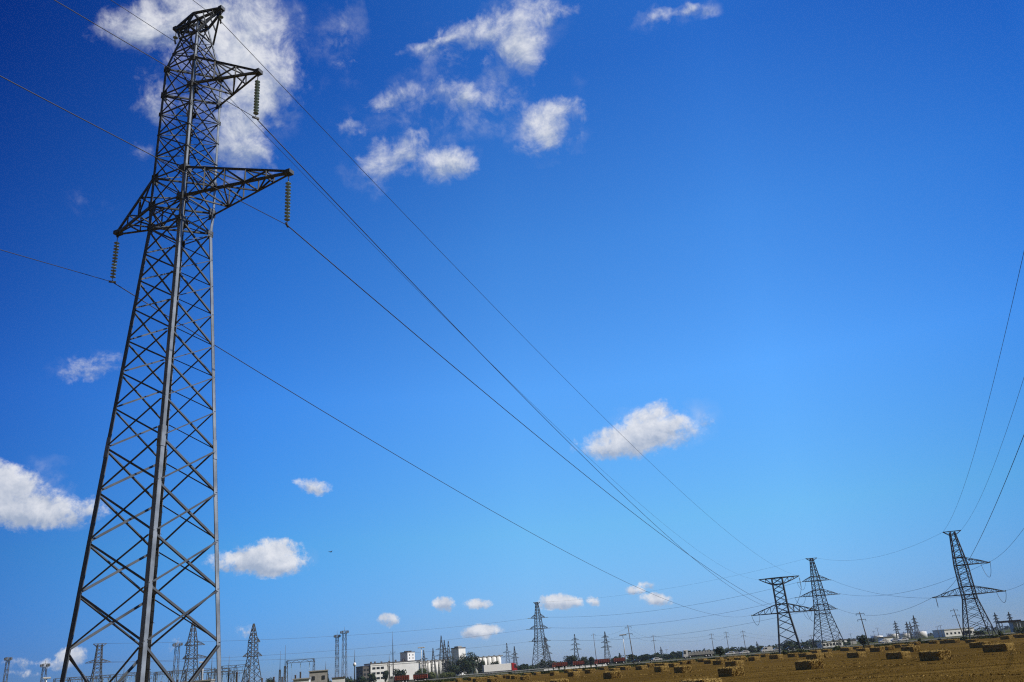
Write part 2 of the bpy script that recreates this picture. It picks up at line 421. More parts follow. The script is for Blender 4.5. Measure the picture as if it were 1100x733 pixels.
def land_material(name, lo, hi, lo2, rot, stretch, scale):
    m = material(name, lo, 0.95, 0, 0, scale, color2=hi, spec=0.0)
    nt = m.node_tree; b = nt.nodes['Principled BSDF']
    mp = next(n for n in nt.nodes if n.type == 'MAPPING')
    mp.inputs['Rotation'].default_value = (0, 0, rot); mp.inputs['Scale'].default_value = stretch
    ramp = next(n for n in nt.nodes if n.type == 'VALTORGB')
    tcn = next(n for n in nt.nodes if n.type == 'TEX_COORD')
    big = nt.nodes.new('ShaderNodeTexNoise'); big.inputs['Scale'].default_value = 0.035; big.inputs['Detail'].default_value = 6; big.inputs['Roughness'].default_value = 0.6
    nt.links.new(tcn.outputs['Object'], big.inputs['Vector'])
    r2 = nt.nodes.new('ShaderNodeMapRange'); r2.inputs[1].default_value = 0.35; r2.inputs[2].default_value = 0.7
    nt.links.new(big.outputs[0], r2.inputs[0])
    mx = nt.nodes.new('ShaderNodeMix'); mx.data_type = 'RGBA'; mx.inputs[7].default_value = (*lo2, 1)
    nt.links.new(r2.outputs[0], mx.inputs[0]); nt.links.new(ramp.outputs[0], mx.inputs[6]); nt.links.new(mx.outputs[2], b.inputs['Base Color'])
    nb = nt.nodes.new('ShaderNodeTexNoise'); nb.inputs['Scale'].default_value = 5.0; nb.inputs['Detail'].default_value = 8
    nt.links.new(mp.outputs[0], nb.inputs['Vector'])
    bu = nt.nodes.new('ShaderNodeBump'); bu.inputs['Strength'].default_value = 0.8; bu.inputs['Distance'].default_value = 0.12
    nt.links.new(nb.outputs[0], bu.inputs['Height']); nt.links.new(bu.outputs[0], b.inputs['Normal'])
    return m
ROWS = R(-71)      # direction of the mown rows
M_FIELD = land_material('field_soil_and_straw', (0.055, 0.033, 0.008), (0.185, 0.117, 0.031), (0.080, 0.050, 0.013), R(71), (0.05, 0.75, 1), 0.9)
M_LAND = land_material('dry_grassland', (0.03, 0.043, 0.013), (0.075, 0.078, 0.026), (0.05, 0.055, 0.018), 0, (0.4, 0.4, 1), 0.3)
xs = [-6000, -2500, -1000, -400, -200, -100, -50, 0, 50, 100, 150, 250, 450, 1000, 2500, 6000]
ys = [-6000, -2000, -500, -100, 0, 60] + [120 + 20 * i for i in range(14)] + [500, 800, 1500, 3000, 6000]
sheet('ground', xs, ys, -0.012, M_LAND)
sheet('stubble_field', [-260, -150, -80, -40, 0, 40, 80, 120, 200, 320], [-120, -40, 0, 60] + [120 + 12 * i for i in range(10)], 0.0, M_FIELD)
def rd(x): return 404 + 0.03 * x
def strip(name, x0, x1, f0, f1, z, mat, step=20):
    b = MB(); n = max(2, int((x1 - x0) / step)); vs = []
    for i in range(n + 1):
        x = x0 + (x1 - x0) * i / n
        vs += [(x, rd(x) + f0, z), (x, rd(x) + f1, z)]
    b.add(vs, [(2 * i, 2 * i + 2, 2 * i + 3, 2 * i + 1) for i in range(n)])
    return tag(b.build(name, mat), kind='structure')
M_ASPHALT = material('asphalt', (0.055, 0.055, 0.056), 0.85, 0, 0.2, 0.4)
M_GRAVEL = material('gravel_shoulder', (0.10, 0.095, 0.06), 0.95, 0, 0.25, 1.5)
ZR = -0.28
b = MB(); n = 60; vs = []
for i in range(n + 1):
    x = -500 + 1500 * i / n
    for f, z in ((-10.5, -0.83), (-7.5, ZR - 0.03), (7.5, ZR - 0.03), (10.5, -0.83)): vs.append((x, rd(x) + f, z))
b.add(vs, [(4 * i + j, 4 * i + 4 + j, 4 * i + 5 + j, 4 * i + 1 + j) for i in range(n) for j in range(3)])
tag(b.build('road_embankment', M_GRAVEL), kind='structure')
strip('road', -500, 1000, -5.5, 5.5, ZR, M_ASPHALT)
for f in (-5.1, 4.95): strip('road_edge_line', -500, 1000, f, f + 0.15, ZR + 0.005, M_WHITE)
b = MB()
for i in range(90):
    x = -300 + 9 * i; y = rd(x)
    b.add([(x, y - .07, ZR + .005), (x + 3, y + .02, ZR + .005), (x + 3, y + .16, ZR + .005), (x, y + .07, ZR + .005)], [(0, 1, 2, 3)])
tag(b.build('road_centre_line', M_WHITE), kind='structure')
b = MB(); b.add([(-160, 320, -.56), (-30, 331, -.56), (-30, 340, -.56), (-160, 329, -.56)], [(0, 1, 2, 3)])
tag(b.build('access_road', M_ASPHALT), kind='structure')

def tri_cloud(name, P, h, w, mat, label, lean=0.35, cat='straw', two=False):
    """many blades as one mesh: P (n,3) feet, h and w arrays"""
    n = len(P)
    a = rng.uniform(0, 2 * np.pi, n); la = rng.uniform(0, 2 * np.pi, n)
    dx = np.cos(a) * w / 2; dy = np.sin(a) * w / 2
    V = np.empty((n, 3, 3), np.float32)
    V[:, 0] = P; V[:, 0, 0] -= dx; V[:, 0, 1] -= dy
    V[:, 1] = P; V[:, 1, 0] += dx; V[:, 1, 1] += dy
    V[:, 2] = P; V[:, 2, 0] += np.cos(la) * lean * h * rng.uniform(0, 1, n); V[:, 2, 1] += np.sin(la) * lean * h * rng.uniform(0, 1, n); V[:, 2, 2] += h
    me = bpy.data.meshes.new(name)
    me.vertices.add(3 * n); me.vertices.foreach_set('co', V.ravel())
    me.loops.add(3 * n); me.loops.foreach_set('vertex_index', np.arange(3 * n, dtype=np.int32))
    me.polygons.add(n); me.polygons.foreach_set('loop_start', np.arange(0, 3 * n, 3, dtype=np.int32)); me.polygons.foreach_set('loop_total', np.full(n, 3, np.int32))
    me.materials.append(mat); me.update(calc_edges=True)
    o = bpy.data.objects.new(name, me); COL.objects.link(o)
    return tag(o, label, cat, None, 'stuff')
gzv = np.vectorize(gz)
# standing stubble, in drilled rows along the mowing direction
n = 100000
d = 30 + 95 * rng.uniform(0, 1, n) ** 1.5; az = np.radians(rng.uniform(-14, 36, n))
X, Y = d * np.sin(az), d * np.cos(az)
e = np.array([math.cos(ROWS), math.sin(ROWS)]); pn = np.array([-e[1], e[0]])
c = X * pn[0] + Y * pn[1]; s_ = X * e[0] + Y * e[1]
c = np.round(c / 0.3) * 0.3 + rng.normal(0, 0.035, n)
X, Y = c * pn[0] + s_ * e[0], c * pn[1] + s_ * e[1]
patch = np.sin(X * .11 + 1.3) * np.sin(Y * .075 + X * .03) + rng.normal(0, .5, n)
keep = patch > -0.75
X, Y, d = X[keep], Y[keep], d[keep]
tri_cloud('stubble', np.c_[X, Y, np.zeros(len(X))], rng.uniform(.02, .055, len(X)), .008 + d * 0.0003, M_STUBBLE, 'short cut straw stubble standing in rows across the field', .5, 'stubble')
# loose straw left lying along the swaths
pts = []
for k in range(16):
    off = -8 + k * 6.2 + rng.normal(0, .5)
    m = 2600
    t = rng.uniform(30, 175, m)
    gate = np.sin(t * .13 + k * 2.1) + np.sin(t * .047 + k) > 0.35
    t = t[gate]
    x = off + t * math.cos(R(109)) * 1.0 + 34 + rng.normal(0, .28, len(t)); y = t * math.sin(R(109)) + rng.normal(0, .28, len(t))
    pts.append(np.c_[x, y, gzv(y) + 0.01])
P = np.concatenate(pts)
tri_cloud('straw_litter', P, rng.uniform(.02, .08, len(P)), rng.uniform(.04, .15, len(P)), M_LITTER, 'pale loose straw scattered in lines over the stubble', 1.2)
# rough grass between the field and the road
n = 42000
Y = 222 + 172 * rng.uniform(0, 1, n) ** 1.15; X = rng.uniform(-75, 250, n)
keep = (np.abs(np.arctan2(X, Y)) < np.radians(33)); X, Y = X[keep], Y[keep]
hh = rng.uniform(.15, .55, len(X)) * (0.6 + 0.6 * (np.sin(X * .21) * np.sin(Y * .13 + X * .05) > 0)) * np.where(Y > 372, .6, 1)
tri_cloud('verge_grass', np.c_[X, Y, gzv(Y) - .02], hh, rng.uniform(.25, .9, len(X)), M_GRASS, 'rough green and straw coloured grass along the road verge', .5, 'grass')

# ------------------------------------------------------------------ straw bales
def bale_mesh(k):
    r = random.Random(50 + k)
    Lx, Wy, H = 1.98, 1.08, 0.60
    b = MB()
    nx, ny, nz = 16, 9, 6
    def face(o, du, dv, nu, nv):
        vs = []
        for j in range(nv + 1):
            for i in range(nu + 1):
                vs.append(Vector(o) + Vector(du) * (i / nu) + Vector(dv) * (j / nv))
        b.add(vs, [(j * (nu + 1) + i, j * (nu + 1) + i + 1, (j + 1) * (nu + 1) + i + 1, (j + 1) * (nu + 1) + i) for j in range(nv) for i in range(nu)], False)
    x, y = Lx / 2, Wy / 2
    face((-x, -y, 0), (Lx, 0, 0), (0, 0, H), nx, nz); face((x, y, 0), (-Lx, 0, 0), (0, 0, H), nx, nz)
    face((x, -y, 0), (0, Wy, 0), (0, 0, H), ny, nz); face((-x, y, 0), (0, -Wy, 0), (0, 0, H), ny, nz)
    face((-x, -y, H), (Lx, 0, 0), (0, Wy, 0), nx, ny)
    from mathutils import noise
    vs = []
    for p in b.v:
        p = Vector(p)
        q = Vector((max(-x + .1, min(x - .1, p.x)), max(-y + .1, min(y - .1, p.y)), max(.05, min(H - .09, p.z))))
        dlt = p - q
        if dlt.length > .1: p = q + dlt * (.1 / dlt.length) * 1.15
        nzv = noise.noise_vector(p * 4.5 + Vector((k * 9.1, 3, 0))) * .04 + noise.noise_vector(p * 12 + Vector((k * 5.1, 1, 7))) * .022
        grove = -.02 * (abs(math.sin((p.y / Wy + .5) * math.pi * 4)) < .25) * (p.z > H * .85 or abs(p.x) > x * .92)
        p = p + nzv + Vector((0, 0, grove))
        p.z = max(p.z, -.01)
        vs.append(tuple(p))
    b.v = vs
    # straws sticking out of the cut ends, the top and the sides
    for i in range(400):
        f = r.random()
        if f < .5:
            o = Vector((x * (1 if r.random() < .7 else -1), r.uniform(-y, y), r.uniform(.02, H))); nrm = Vector((math.copysign(1, o.x), 0, 0))
        elif f < .78:
            o = Vector((r.uniform(-x, x), r.uniform(-y, y), H)); nrm = Vector((0, 0, 1))
        else:
            o = Vector((r.uniform(-x, x), y * r.choice((-1, 1)), r.uniform(.05, H))); nrm = Vector((0, math.copysign(1, o.y), 0))
        dv = (nrm + Vector((r.gauss(0, .6), r.gauss(0, .6), r.gauss(0, .5)))).normalized()
        t = dv.cross(Vector((r.random(), r.random(), r.random()))).normalized()
        ln = r.uniform(.05, .16); w = r.uniform(.015, .04)
        b.add([o - t * w - nrm * .03, o + t * w - nrm * .03, o + dv * ln], [(0, 1, 2)])
    return b
BALES = [(1.6, 71.4), (-0.3, 70.9), (2.7, 152.1), (4.9, 124.1), (8.3, 143.1), (6.3, 187.4), (8.1, 182.8), (14.3, 193.7), (7.4, 89.7), (-0.3, 195.1), (11.1, 130.0), (15.4, 167.5), (14.4, 146.8), (15.8, 136.2), (20.3, 162.0), (14.4, 104.0), (22.8, 169.3), (20.6, 146.3), (20.8, 136.1), (14.5, 89.6), (7.5, 41.6), (27.8, 171.1), (29.3, 170.8), (34.8, 187.8), (27.9, 144.3), (25.6, 125.2), (40.8, 199.4), (34.8, 161.9), (31.2, 136.9), (22.1, 100.3), (14.0, 65.1), (46.5, 211.0), (40.5, 177.1), (32.9, 135.2), (51.5, 207.0), (47.3, 184.6), (36.6, 136.4), (40.8, 141.5), (39.6, 131.6), (32.3, 103.7), (35.7, 110.9), (20.3, 66.9), (54.3, 173.5), (58.4, 179.3), (63.4, 182.9), (61.8, 176.8), (72.0, 199.4), (50.9, 139.0), (34.5, 96.4), (48.4, 126.6), (52.2, 132.7), (31.0, 76.7), (64.4, 158.2), (59.7, 143.1), (44.2, 105.4), (28.4, 63.9), (77.0, 180.9), (74.6, 199.4), (81.9, 183.1), (76.3, 165.6), (76.0, 162.0), (68.9, 140.6), (48.0, 96.4), (38.0, 73.5), (80.2, 151.6), (98.4, 182.2), (86.3, 158.0), (-10.0, 144.2), (-10.3, 164.1), (-14.3, 189.2), (-9.7, 178.0), (-6.6, 126.3), (-8.1, 179.3), (-5.0, 158.3), (-6.6, 180.4), (-3.8, 146.3), (-2.0, 126.3), (-2.2, 174.4), (-16.4, 182.0)]
MARKS = [(-10.0, 'the orange lorry with the grey tarpaulin'), (-5.3, 'the dark wood beside the white silos'), (-2.7, 'the white box trailer'), (-0.95, 'the red cab'), (0.4, 'the tall three-tier pylon'),
         (1.7, 'the foremost orange grain lorry'), (3.9, 'the second orange lorry'), (6.1, 'the thickest leaning pole'), (7.8, 'the slim pole'), (10.2, 'the low grey flatbed lorry'),
         (11.8, 'the round roadside tree'), (12.9, 'the two white cars'), (14.6, 'the white van'), (16.3, 'the flat-topped pylon'), (18.4, 'the three-armed pylon'),
         (20.4, 'the pole by a round tree'), (21.9, 'the white storage tanks'), (23.4, 'the cluster of hazy pylons'), (25.1, 'the long pale depot'), (26.7, 'the long-armed pylon'), (28.4, 'the flat dark canopy')]
protos = []
for k in range(3):
    o = bale_mesh(k).build('straw_bale', M_STRAW)
    o.data.materials.append(M_LITTER)
    for f in o.data.polygons:
        if len(f.vertices) == 3: f.material_index = 1
    protos.append(o)
near = {}
for i, (x, y) in enumerate(BALES):
    a = math.degrees(math.atan2(x, y))
    m = min(range(len(MARKS)), key=lambda j: abs(MARKS[j][0] - a))
    near.setdefault(m, []).append(i)
ORD = ['nearest', 'second nearest', 'third nearest', 'fourth nearest', 'fifth nearest', 'sixth nearest', 'seventh nearest', 'eighth nearest', 'ninth nearest']
NUM = ['', 'one', 'two', 'three', 'four', 'five', 'six', 'seven', 'eight', 'nine', 'ten']
used = [False] * 3
for m, ids in near.items():
    ids.sort(key=lambda i: math.hypot(*BALES[i]))
    for rank, i in enumerate(ids):
        x, y = BALES[i]
        k = i % 3
        if not used[k]: o = protos[k]; used[k] = True
        else:
            o = protos[k].copy(); COL.objects.link(o)
        o.location = (x, y, gz(y) - .01)
        o.rotation_euler = (0, 0, R(-71 + random.gauss(0, 4)) + (math.pi if random.random() < .5 else 0))
        q = random.uniform(.94, 1.06); o.scale = (q * random.uniform(.94, 1.05), q, q * random.uniform(.94, 1.06))
        if len(ids) == 1: lab = 'straw bale lying alone on the stubble in front of ' + MARKS[m][1]
        elif rank == len(ids) - 1: lab = 'farthest of %s straw bales lying before %s' % (NUM[len(ids)], MARKS[m][1])
        else: lab = '%s of %s straw bales lying before %s' % (ORD[rank], NUM[len(ids)], MARKS[m][1])
        tag(o, lab, 'straw bale', 'straw bales lying on the stubble field')

# ------------------------------------------------------------------ the big pylon
YAW = 22.53
TP = Vector((-12.249, 27.206, 0))
tower = thing('transmission_tower', 'tall grey lattice pylon close by, with one long arm above and two unequal arms below', 'pylon', TP, R(-YAW))
def tw(t, y, z):
    """tower frame (x along the arms, y along the line) to world"""
    c, s = math.cos(R(YAW)), math.sin(R(YAW))
    return TP + Vector((c * t + s * y, -s * t + c * y, z))
_z = [-0.1, 18.09, 19.0, 25.5, 28.05]; _h = [1.752, 0.80, 0.825, 0.785, 0.30]
def hw(z): return float(np.interp(z, _z, _h))
AX = {'n0': Vector((0, -1, 0)), 'n1': Vector((1, 0, 0)), 'n2': Vector((0, 1, 0)), 'n3': Vector((-1, 0, 0))}
corner = {(1, -1): 0, (1, 1): 1, (-1, 1): 2, (-1, -1): 3}
def cp(sx, sy, z): return Vector((sx * hw(z), sy * hw(z), z))
nodes = [-0.1, 3.24, 4.91, 6.49, 8.11, 9.6, 11.0, 12.3, 13.5, 14.74, 15.9, 17.0, 18.09, 19.0, 20.25, 21.25, 22.26, 23.26, 24.2, 25.5, 26.35, 27.2, 28.05]
for (sx, sy) in corner:
    m = MB()
    for a, b_, w in ((-0.1, 9.6, .165), (9.6, 18.09, .14), (18.09, 19.0, .125), (19.0, 25.5, .105), (25.5, 28.05, .08)):
        A, B = cp(sx, sy, a), cp(sx, sy, b_)
        m.plate(A, B, Vector((-sx, 0, 0)), Vector((0, -sy, 0)), w, .02)
        m.plate(A, B, Vector((0, -sy, 0)), Vector((-sx, 0, 0)), w, .02, 0.0)
    leg = m.build('leg', M_BRACE if (sx, sy) == (-1, -1) else M_STEEL, tower)  # left leg gets the darker steel, its shade painted in
    # gusset plates where the arms join, splice plates with bolts lower down
    for z, s in ((19.0, .3), (20.25, .3), (18.09, .22), (24.2, .26), (25.5, .26), (23.26, .16)):
        p = cp(sx, sy, z)
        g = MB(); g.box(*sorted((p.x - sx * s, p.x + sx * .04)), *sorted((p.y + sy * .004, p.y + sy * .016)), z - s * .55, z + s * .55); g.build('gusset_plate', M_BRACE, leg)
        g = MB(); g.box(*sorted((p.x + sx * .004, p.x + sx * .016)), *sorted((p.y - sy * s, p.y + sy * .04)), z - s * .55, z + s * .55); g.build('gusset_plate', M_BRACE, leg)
    A, B = cp(sx, sy, 9.25), cp(sx, sy, 9.95)
    g = MB(); g.plate(A, B, Vector((-sx, 0, 0)), Vector((0, sy, 0)), .17, .012, .003); g.build('splice_plate', M_STEEL, leg)
    g = MB(); g.plate(A, B, Vector((0, -sy, 0)), Vector((sx, 0, 0)), .17, .012, .003); g.build('splice_plate', M_STEEL, leg)
    if (sx, sy) == (-1, 1):
        s = MB(); z = 2.6; i = 0
        while z < 27.5:
            p = cp(sx, sy, z)
            if i % 2: s.tube([p + Vector((.03, -.03, 0)), p + Vector((-.16, -.05, 0))], .011, 5)
            else: s.tube([p + Vector((.05, .0, 0)), p + Vector((.05, .16, 0))], .011, 5)
            s.tube([p + Vector((0.02, -.02, 0)), p + Vector((.19, -.02, 0))], .010, 5)
            z += .37; i += 1
        tag(s.build('step_bolts', M_OLDSHADESTEEL, leg), kind='stuff')
    f = MB(); p = cp(sx, sy, -0.1); f.add([(p.x + i * .45, p.y + j * .45, -.3) for i, j in ((-1, -1), (1, -1), (1, 1), (-1, 1))] + [(p.x + i * .3, p.y + j * .3, .22) for i, j in ((-1, -1), (1, -1), (1, 1), (-1, 1))],
          [(4, 5, 6, 7), (0, 1, 5, 4), (1, 2, 6, 5), (2, 3, 7, 6), (3, 0, 4, 7)])
    f.build('footing', M_CONC, tower)
faces = [((-1, -1), (1, -1), AX['n0']), ((1, -1), (1, 1), AX['n1']), ((1, 1), (-1, 1), AX['n2']), ((-1, 1), (-1, -1), AX['n3'])]
for c0, c1, nrm in faces:
    m = MB()
    for a, b_ in zip(nodes, nodes[1:]):
        w = .070 if a < 9 else .056 if a < 18 else .042
        A0, A1, B0, B1 = cp(*c0, a), cp(*c1, a), cp(*c0, b_), cp(*c1, b_)
        if a < 0: A0 = cp(*c0, .25); A1 = cp(*c1, .25)
        m.angle(A0, B1, nrm, w, .011, .003, True)
        m.angle(A1, B0, nrm, w, .011, -.034)
        if b_ >= 18 and b_ not in (28.05,): m.angle(B0, B1, nrm, w * .95, .011, .016)
        if b_ in (4.91, ):
            pass
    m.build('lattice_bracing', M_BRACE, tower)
m = MB()
for z in (18.09, 19.0, 20.25, 24.2, 25.5):
    for i in (1, -1): m.bar(cp(-1, -i, z + .03), cp(1, i, z + .03), .06, .06)
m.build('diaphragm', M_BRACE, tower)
def near_arm(zb, zt, tip, npan):
    s = 1 if tip > 0 else -1
    m = MB(); T = Vector((tip, 0, zb))
    lo = [cp(s, -1, zb), cp(s, 1, zb)]; up = [cp(s, -1, zt), cp(s, 1, zt)]
    tl = [T + Vector((0, -.06, 0)), T + Vector((0, .06, 0))]
    for i in (0, 1):
        nn = Vector((0, -1 if i == 0 else 1, 0))
        m.angle(lo[i], tl[i], nn, .085, .012); m.angle(up[i], tl[i] + Vector((0, 0, .07)), nn, .07, .011)
        for k in range(npan):
            f0, f1 = k / npan, (k + 1) / npan
            l0, l1 = lo[i].lerp(tl[i], f0), lo[i].lerp(tl[i], f1); u0, u1 = up[i].lerp(tl[i], f0), up[i].lerp(tl[i], f1)
            if k > 0: m.bar(l0, u0, .05, .05)
            if k < npan - 1: m.bar(u0, l1, .05, .05) if k % 2 == 0 else m.bar(l0, u1, .05, .05)
    for k in range(npan):
        f0, f1 = k / npan, (k + 1) / npan
        a0, a1 = lo[0].lerp(tl[0], f0), lo[1].lerp(tl[1], f0); b0, b1 = lo[0].lerp(tl[0], f1), lo[1].lerp(tl[1], f1)
        if k: m.bar(a0, a1, .05, .05)
        m.bar(a0, b1, .05, .05) if k % 2 == 0 else m.bar(a1, b0, .05, .05)
        c0, c1 = up[0].lerp(tl[0], f0), up[1].lerp(tl[1], f0); d0, d1 = up[0].lerp(tl[0], f1), up[1].lerp(tl[1], f1)
        if k: m.bar(c0, c1, .045, .045)
        if k < npan - 1: m.bar(c1, d0, .045, .045) if k % 2 == 0 else m.bar(c0, d1, .045, .045)
    m.box(T.x - .12, T.x + .14, -.13, .13, zb - .05, zb + .10)
    m.bar(T, T + Vector((0, 0, -.2)), .05, .03)
    return m
near_arm(19.0, 20.25, 5.03, 5).build('crossarm', M_OLDSHADESTEEL, tower)
near_arm(19.0, 20.25, -3.36, 3).build('crossarm', M_OLDSHADESTEEL, tower)
near_arm(24.2, 25.5, 3.38, 3).build('crossarm', M_OLDSHADESTEEL, tower)
m = MB()
for sx in (-1, 1):
    T = Vector((sx * 1.25, 0, 28.42))
    for sy in (-1, 1):
        ty = Vector((0, sy * .05, 0))
        m.bar(Vector((0, sy * .3, 28.5)), T + ty, .085, .085)
        m.bar(cp(sx, sy, 28.05), T + ty + Vector((0, 0, -.07)), .085, .085)
        m.bar(cp(sx, sy, 27.2), T + ty + Vector((-sx * .1, 0, -.08)), .07, .07)
        for q in (.35, .7):
            m.bar(Vector((0, sy * .3, 28.5)).lerp(T + ty, q), cp(sx, sy, 27.2).lerp(T + ty, q), .05, .05)
    m.bar(Vector((sx * .62, -.17, 28.4)), Vector((sx * .62, .17, 28.4)), .05, .05)
    m.bar(cp(sx, -1, 28.05), cp(sx, 1, 28.05), .08, .08)
    m.bar(cp(sx, -1, 28.05), cp(-sx, 1, 28.05), .05, .05)
    m.box(T.x - .09, T.x + .09, -.12, .12, T.z - .07, T.z + .08)
for sy in (-1, 1):
    m.bar(cp(-1, sy, 28.05), cp(1, sy, 28.05), .08, .08)
    for sx in (-1, 1): m.bar(cp(sx, sy, 28.05), Vector((0, sy * .3, 28.5)), .08, .08)
m.bar(Vector((0, -.3, 28.5)), Vector((0, .3, 28.5)), .08, .08)
m.build('peak_crossarm', M_OLDSHADESTEEL, tower)

def disc_mesh(sc=1.0):
    m = MB()
    m.lathe([(.014, -.06), (.02, -.045), (.035, -.028), (.08, -.03), (.104, -.026), (.106, -.016), (.075, .002), (.036, .014), (.026, .03), (.024, .055), (.014, .066)], 12)
    return m
_disc = None
def insulator(label, top, n, group, pitch=.136):
    global _disc
    t = thing('insulator_string', label, 'insulator', top, random.uniform(0, 3), group)
    f = MB(); f.tube([(0, 0, .02), (0, 0, -.3)], .016, 6); f.box(-.05, .05, -.02, .02, -.12, -.02); f.build('hanger_fitting', M_OLDSHADESTEEL, t)
    for i in range(n):
        if _disc is None: _disc = disc_mesh().build('insulator_disc', M_GLASS, t); o = _disc
        else: o = _disc.copy(); COL.objects.link(o); o.parent = t
        o.location = (0, 0, -.37 - i * pitch)
    e = -.37 - n * pitch
    f = MB(); f.tube([(0, 0, e + .1), (0, 0, e - .08)], .016, 6); f.box(-.13, .13, -.03, .03, e - .13, e - .06); f.build('wire_clamp', M_OLDSHADESTEEL, t)
    return top + Vector((0, 0, e - .1))
G_INS = 'glass insulator strings on the near pylon'
e_rl = insulator('long glass insulator string under the tip of the longest lower arm of the near pylon', tw(5.03, 0, 18.95), 12, G_INS)
e_ll = insulator('glass insulator string under the short arm on the shaded side of the near pylon', tw(-3.36, 0, 18.95), 12, G_INS)
e_ru = insulator('glass insulator string under the single upper arm of the near pylon', tw(3.38, 0, 24.15), 12, G_INS)
e_gl = insulator('tiny single-disc insulator under the shaded end of the near pylon peak', tw(-1.25, 0, 28.36), 1, G_INS)
e_gr = insulator('tiny greenish insulator under the sunny end of the near pylon peak', tw(1.25, 0, 28.36), 1, G_INS)

# ------------------------------------------------------------------ wires
def wire(A, B, sag, r, label, group, n=48, name='power_line', cat='cable'):
    A, B = Vector(A), Vector(B)
    pts = [A.lerp(B, i / n) - Vector((0, 0, 4 * sag * (i / n) * (1 - i / n))) for i in range(n + 1)]
    m = MB(); m.tube(pts, r, 5)
    return tag(m.build(name, M_WIRE), label, cat, group)

# ------------------------------------------------------------------ other lattice pylons
def pylon(name, label, az, d, rot, levels, panels, arms, bar=(.26, .18, .12), top=None, mat=None, group=None, z=None, horiz=()):
    """levels: (z, half width); arms: (z, depth, tip); top: (z, half length). x runs along the arms."""
    mat = mat or M_OLDSHADESTEEL
    P = spot(az, d); P.z = gz(P.y) if z is None else z
    t = thing(name, label, 'pylon', P, R(rot - az), group)
    zz = [l[0] for l in levels]; hh = [l[1] for l in levels]
    H = lambda q: float(np.interp(q, zz, hh))
    c = lambda sx, sy, q: Vector((sx * H(q), sy * H(q), q))
    for sx, sy in ((1, 1), (1, -1), (-1, 1), (-1, -1)):
        m = MB()
        for a, b_ in zip(zz, zz[1:]): m.bar(c(sx, sy, a), c(sx, sy, b_), bar[0], bar[0])
        m.build('leg', mat, t)
    m = MB()
    for c0, c1, nrm in faces:
        for a, b_ in zip(panels, panels[1:]):
            m.bar(c(*c0, a), c(*c1, b_), bar[2], bar[2]); m.bar(c(*c1, a), c(*c0, b_), bar[2], bar[2])
        for q in list(horiz) + [x[0] for x in arms]: m.bar(c(*c0, q), c(*c1, q), bar[1], bar[1])
    m.build('lattice_bracing', mat, t)
    for (za, dep, tip) in arms:
        s = 1 if tip > 0 else -1
        m = MB(); T = Vector((tip, 0, za))
        n = max(2, int(abs(tip) / 1.7))
        for sy in (-1, 1):
            lo = c(s, sy, za); up = Vector((s * H(min(za + max(dep, 0), zz[-1])), sy * H(za), za + dep))
            m.bar(lo, T, bar[1], bar[1])
            mid = up.lerp(T, .6) + Vector((0, 0, dep * .05))
            m.bar(up, mid, bar[1] * .9, bar[1] * .9); m.bar(mid, T, bar[1] * .9, bar[1] * .9)
            chord = lambda f: up.lerp(mid, f / .6) if f < .6 else mid.lerp(T, (f - .6) / .4)
            for k in range(n):
                f0, f1 = k / n, (k + 1) / n
                if k: m.bar(lo.lerp(T, f0), chord(f0), bar[2] * .8, bar[2] * .8)
                if k < n - 1: m.bar(chord(f0), lo.lerp(T, f1), bar[2] * .8, bar[2] * .8)
        for k in range(n):
            m.bar(c(s, -1, za).lerp(T, k / n), c(s, 1, za).lerp(T, k / n), bar[2] * .8, bar[2] * .8)
            m.bar(c(s, -1, za).lerp(T, k / n), c(s, 1, za).lerp(T, (k + 1) / n), bar[2] * .7, bar[2] * .7)
        m.build('crossarm', mat, t)
    if top:
        m = MB(); zt, l = top
        for sy in (-1, 1):
            m.bar((-l, sy * .15, zt), (l, sy * .15, zt), bar[1], bar[1])
            for s in (-1, 1): m.bar((s * l, sy * .12, zt), c(s, sy, zt - 1.0), bar[1] * .8, bar[1] * .8)
        for f in (-1, -.5, 0, .5, 1): m.bar((l * f, -.15, zt), (l * f, .15, zt), bar[2], bar[2])
        m.build('peak_crossarm', mat, t)
    def at(x, y, q):
        a = R(rot - az)
        return P + Vector((x * math.cos(a) - y * math.sin(a), x * math.sin(a) + y * math.cos(a), q))
    return at

def span(a, b_, n): return [a + (b_ - a) * i / n for i in range(n + 1)]
def shrink(a, b_, n, k=.85):
    """panel heights that get shorter toward the top"""
    w = [k ** i for i in range(n)]; s = sum(w); out = [a]
    for q in w: out.append(out[-1] + (b_ - a) * q / s)
    return out
# the terminal pylon with the flat wide top
at838 = pylon('terminal_pylon', 'dark narrow pylon with a wide flat top bar and a long lower arm each side', 15.92, 250, 2.0,
              [(-.4, 2.95), (10.6, 1.5), (19.9, 1.38)], shrink(-.4, 10.6, 5, .86) + span(10.6, 19.9, 6)[1:],
              [(10.6, 2.3, -8.3), (10.6, 2.3, 8.8), (19.9, -1.7, -4.9), (19.9, -1.7, 6.0)], (.28, .2, .12), horiz=(12.9, 18.2))
at880 = pylon('double_circuit_pylon', 'tall pylon with three pairs of arms and a small T on top', 18.24, 370, 24,
              [(-.3, 4.9), (13.4, 2.3), (27.0, 1.3), (35.2, .45)], shrink(-.3, 13.4, 6, .86) + span(13.4, 27, 8)[1:] + span(27, 35.2, 6)[1:],
              [(14.8, 2.1, -5.6), (14.8, 2.1, 6.2), (20.4, 2.2, -8.0), (20.4, 2.2, 8.4), (26.2, 2.0, -5.8), (26.2, 2.0, 5.8)], (.28, .19, .115), top=(35.2, 2.4), horiz=(13.4, 17, 22.6, 28))
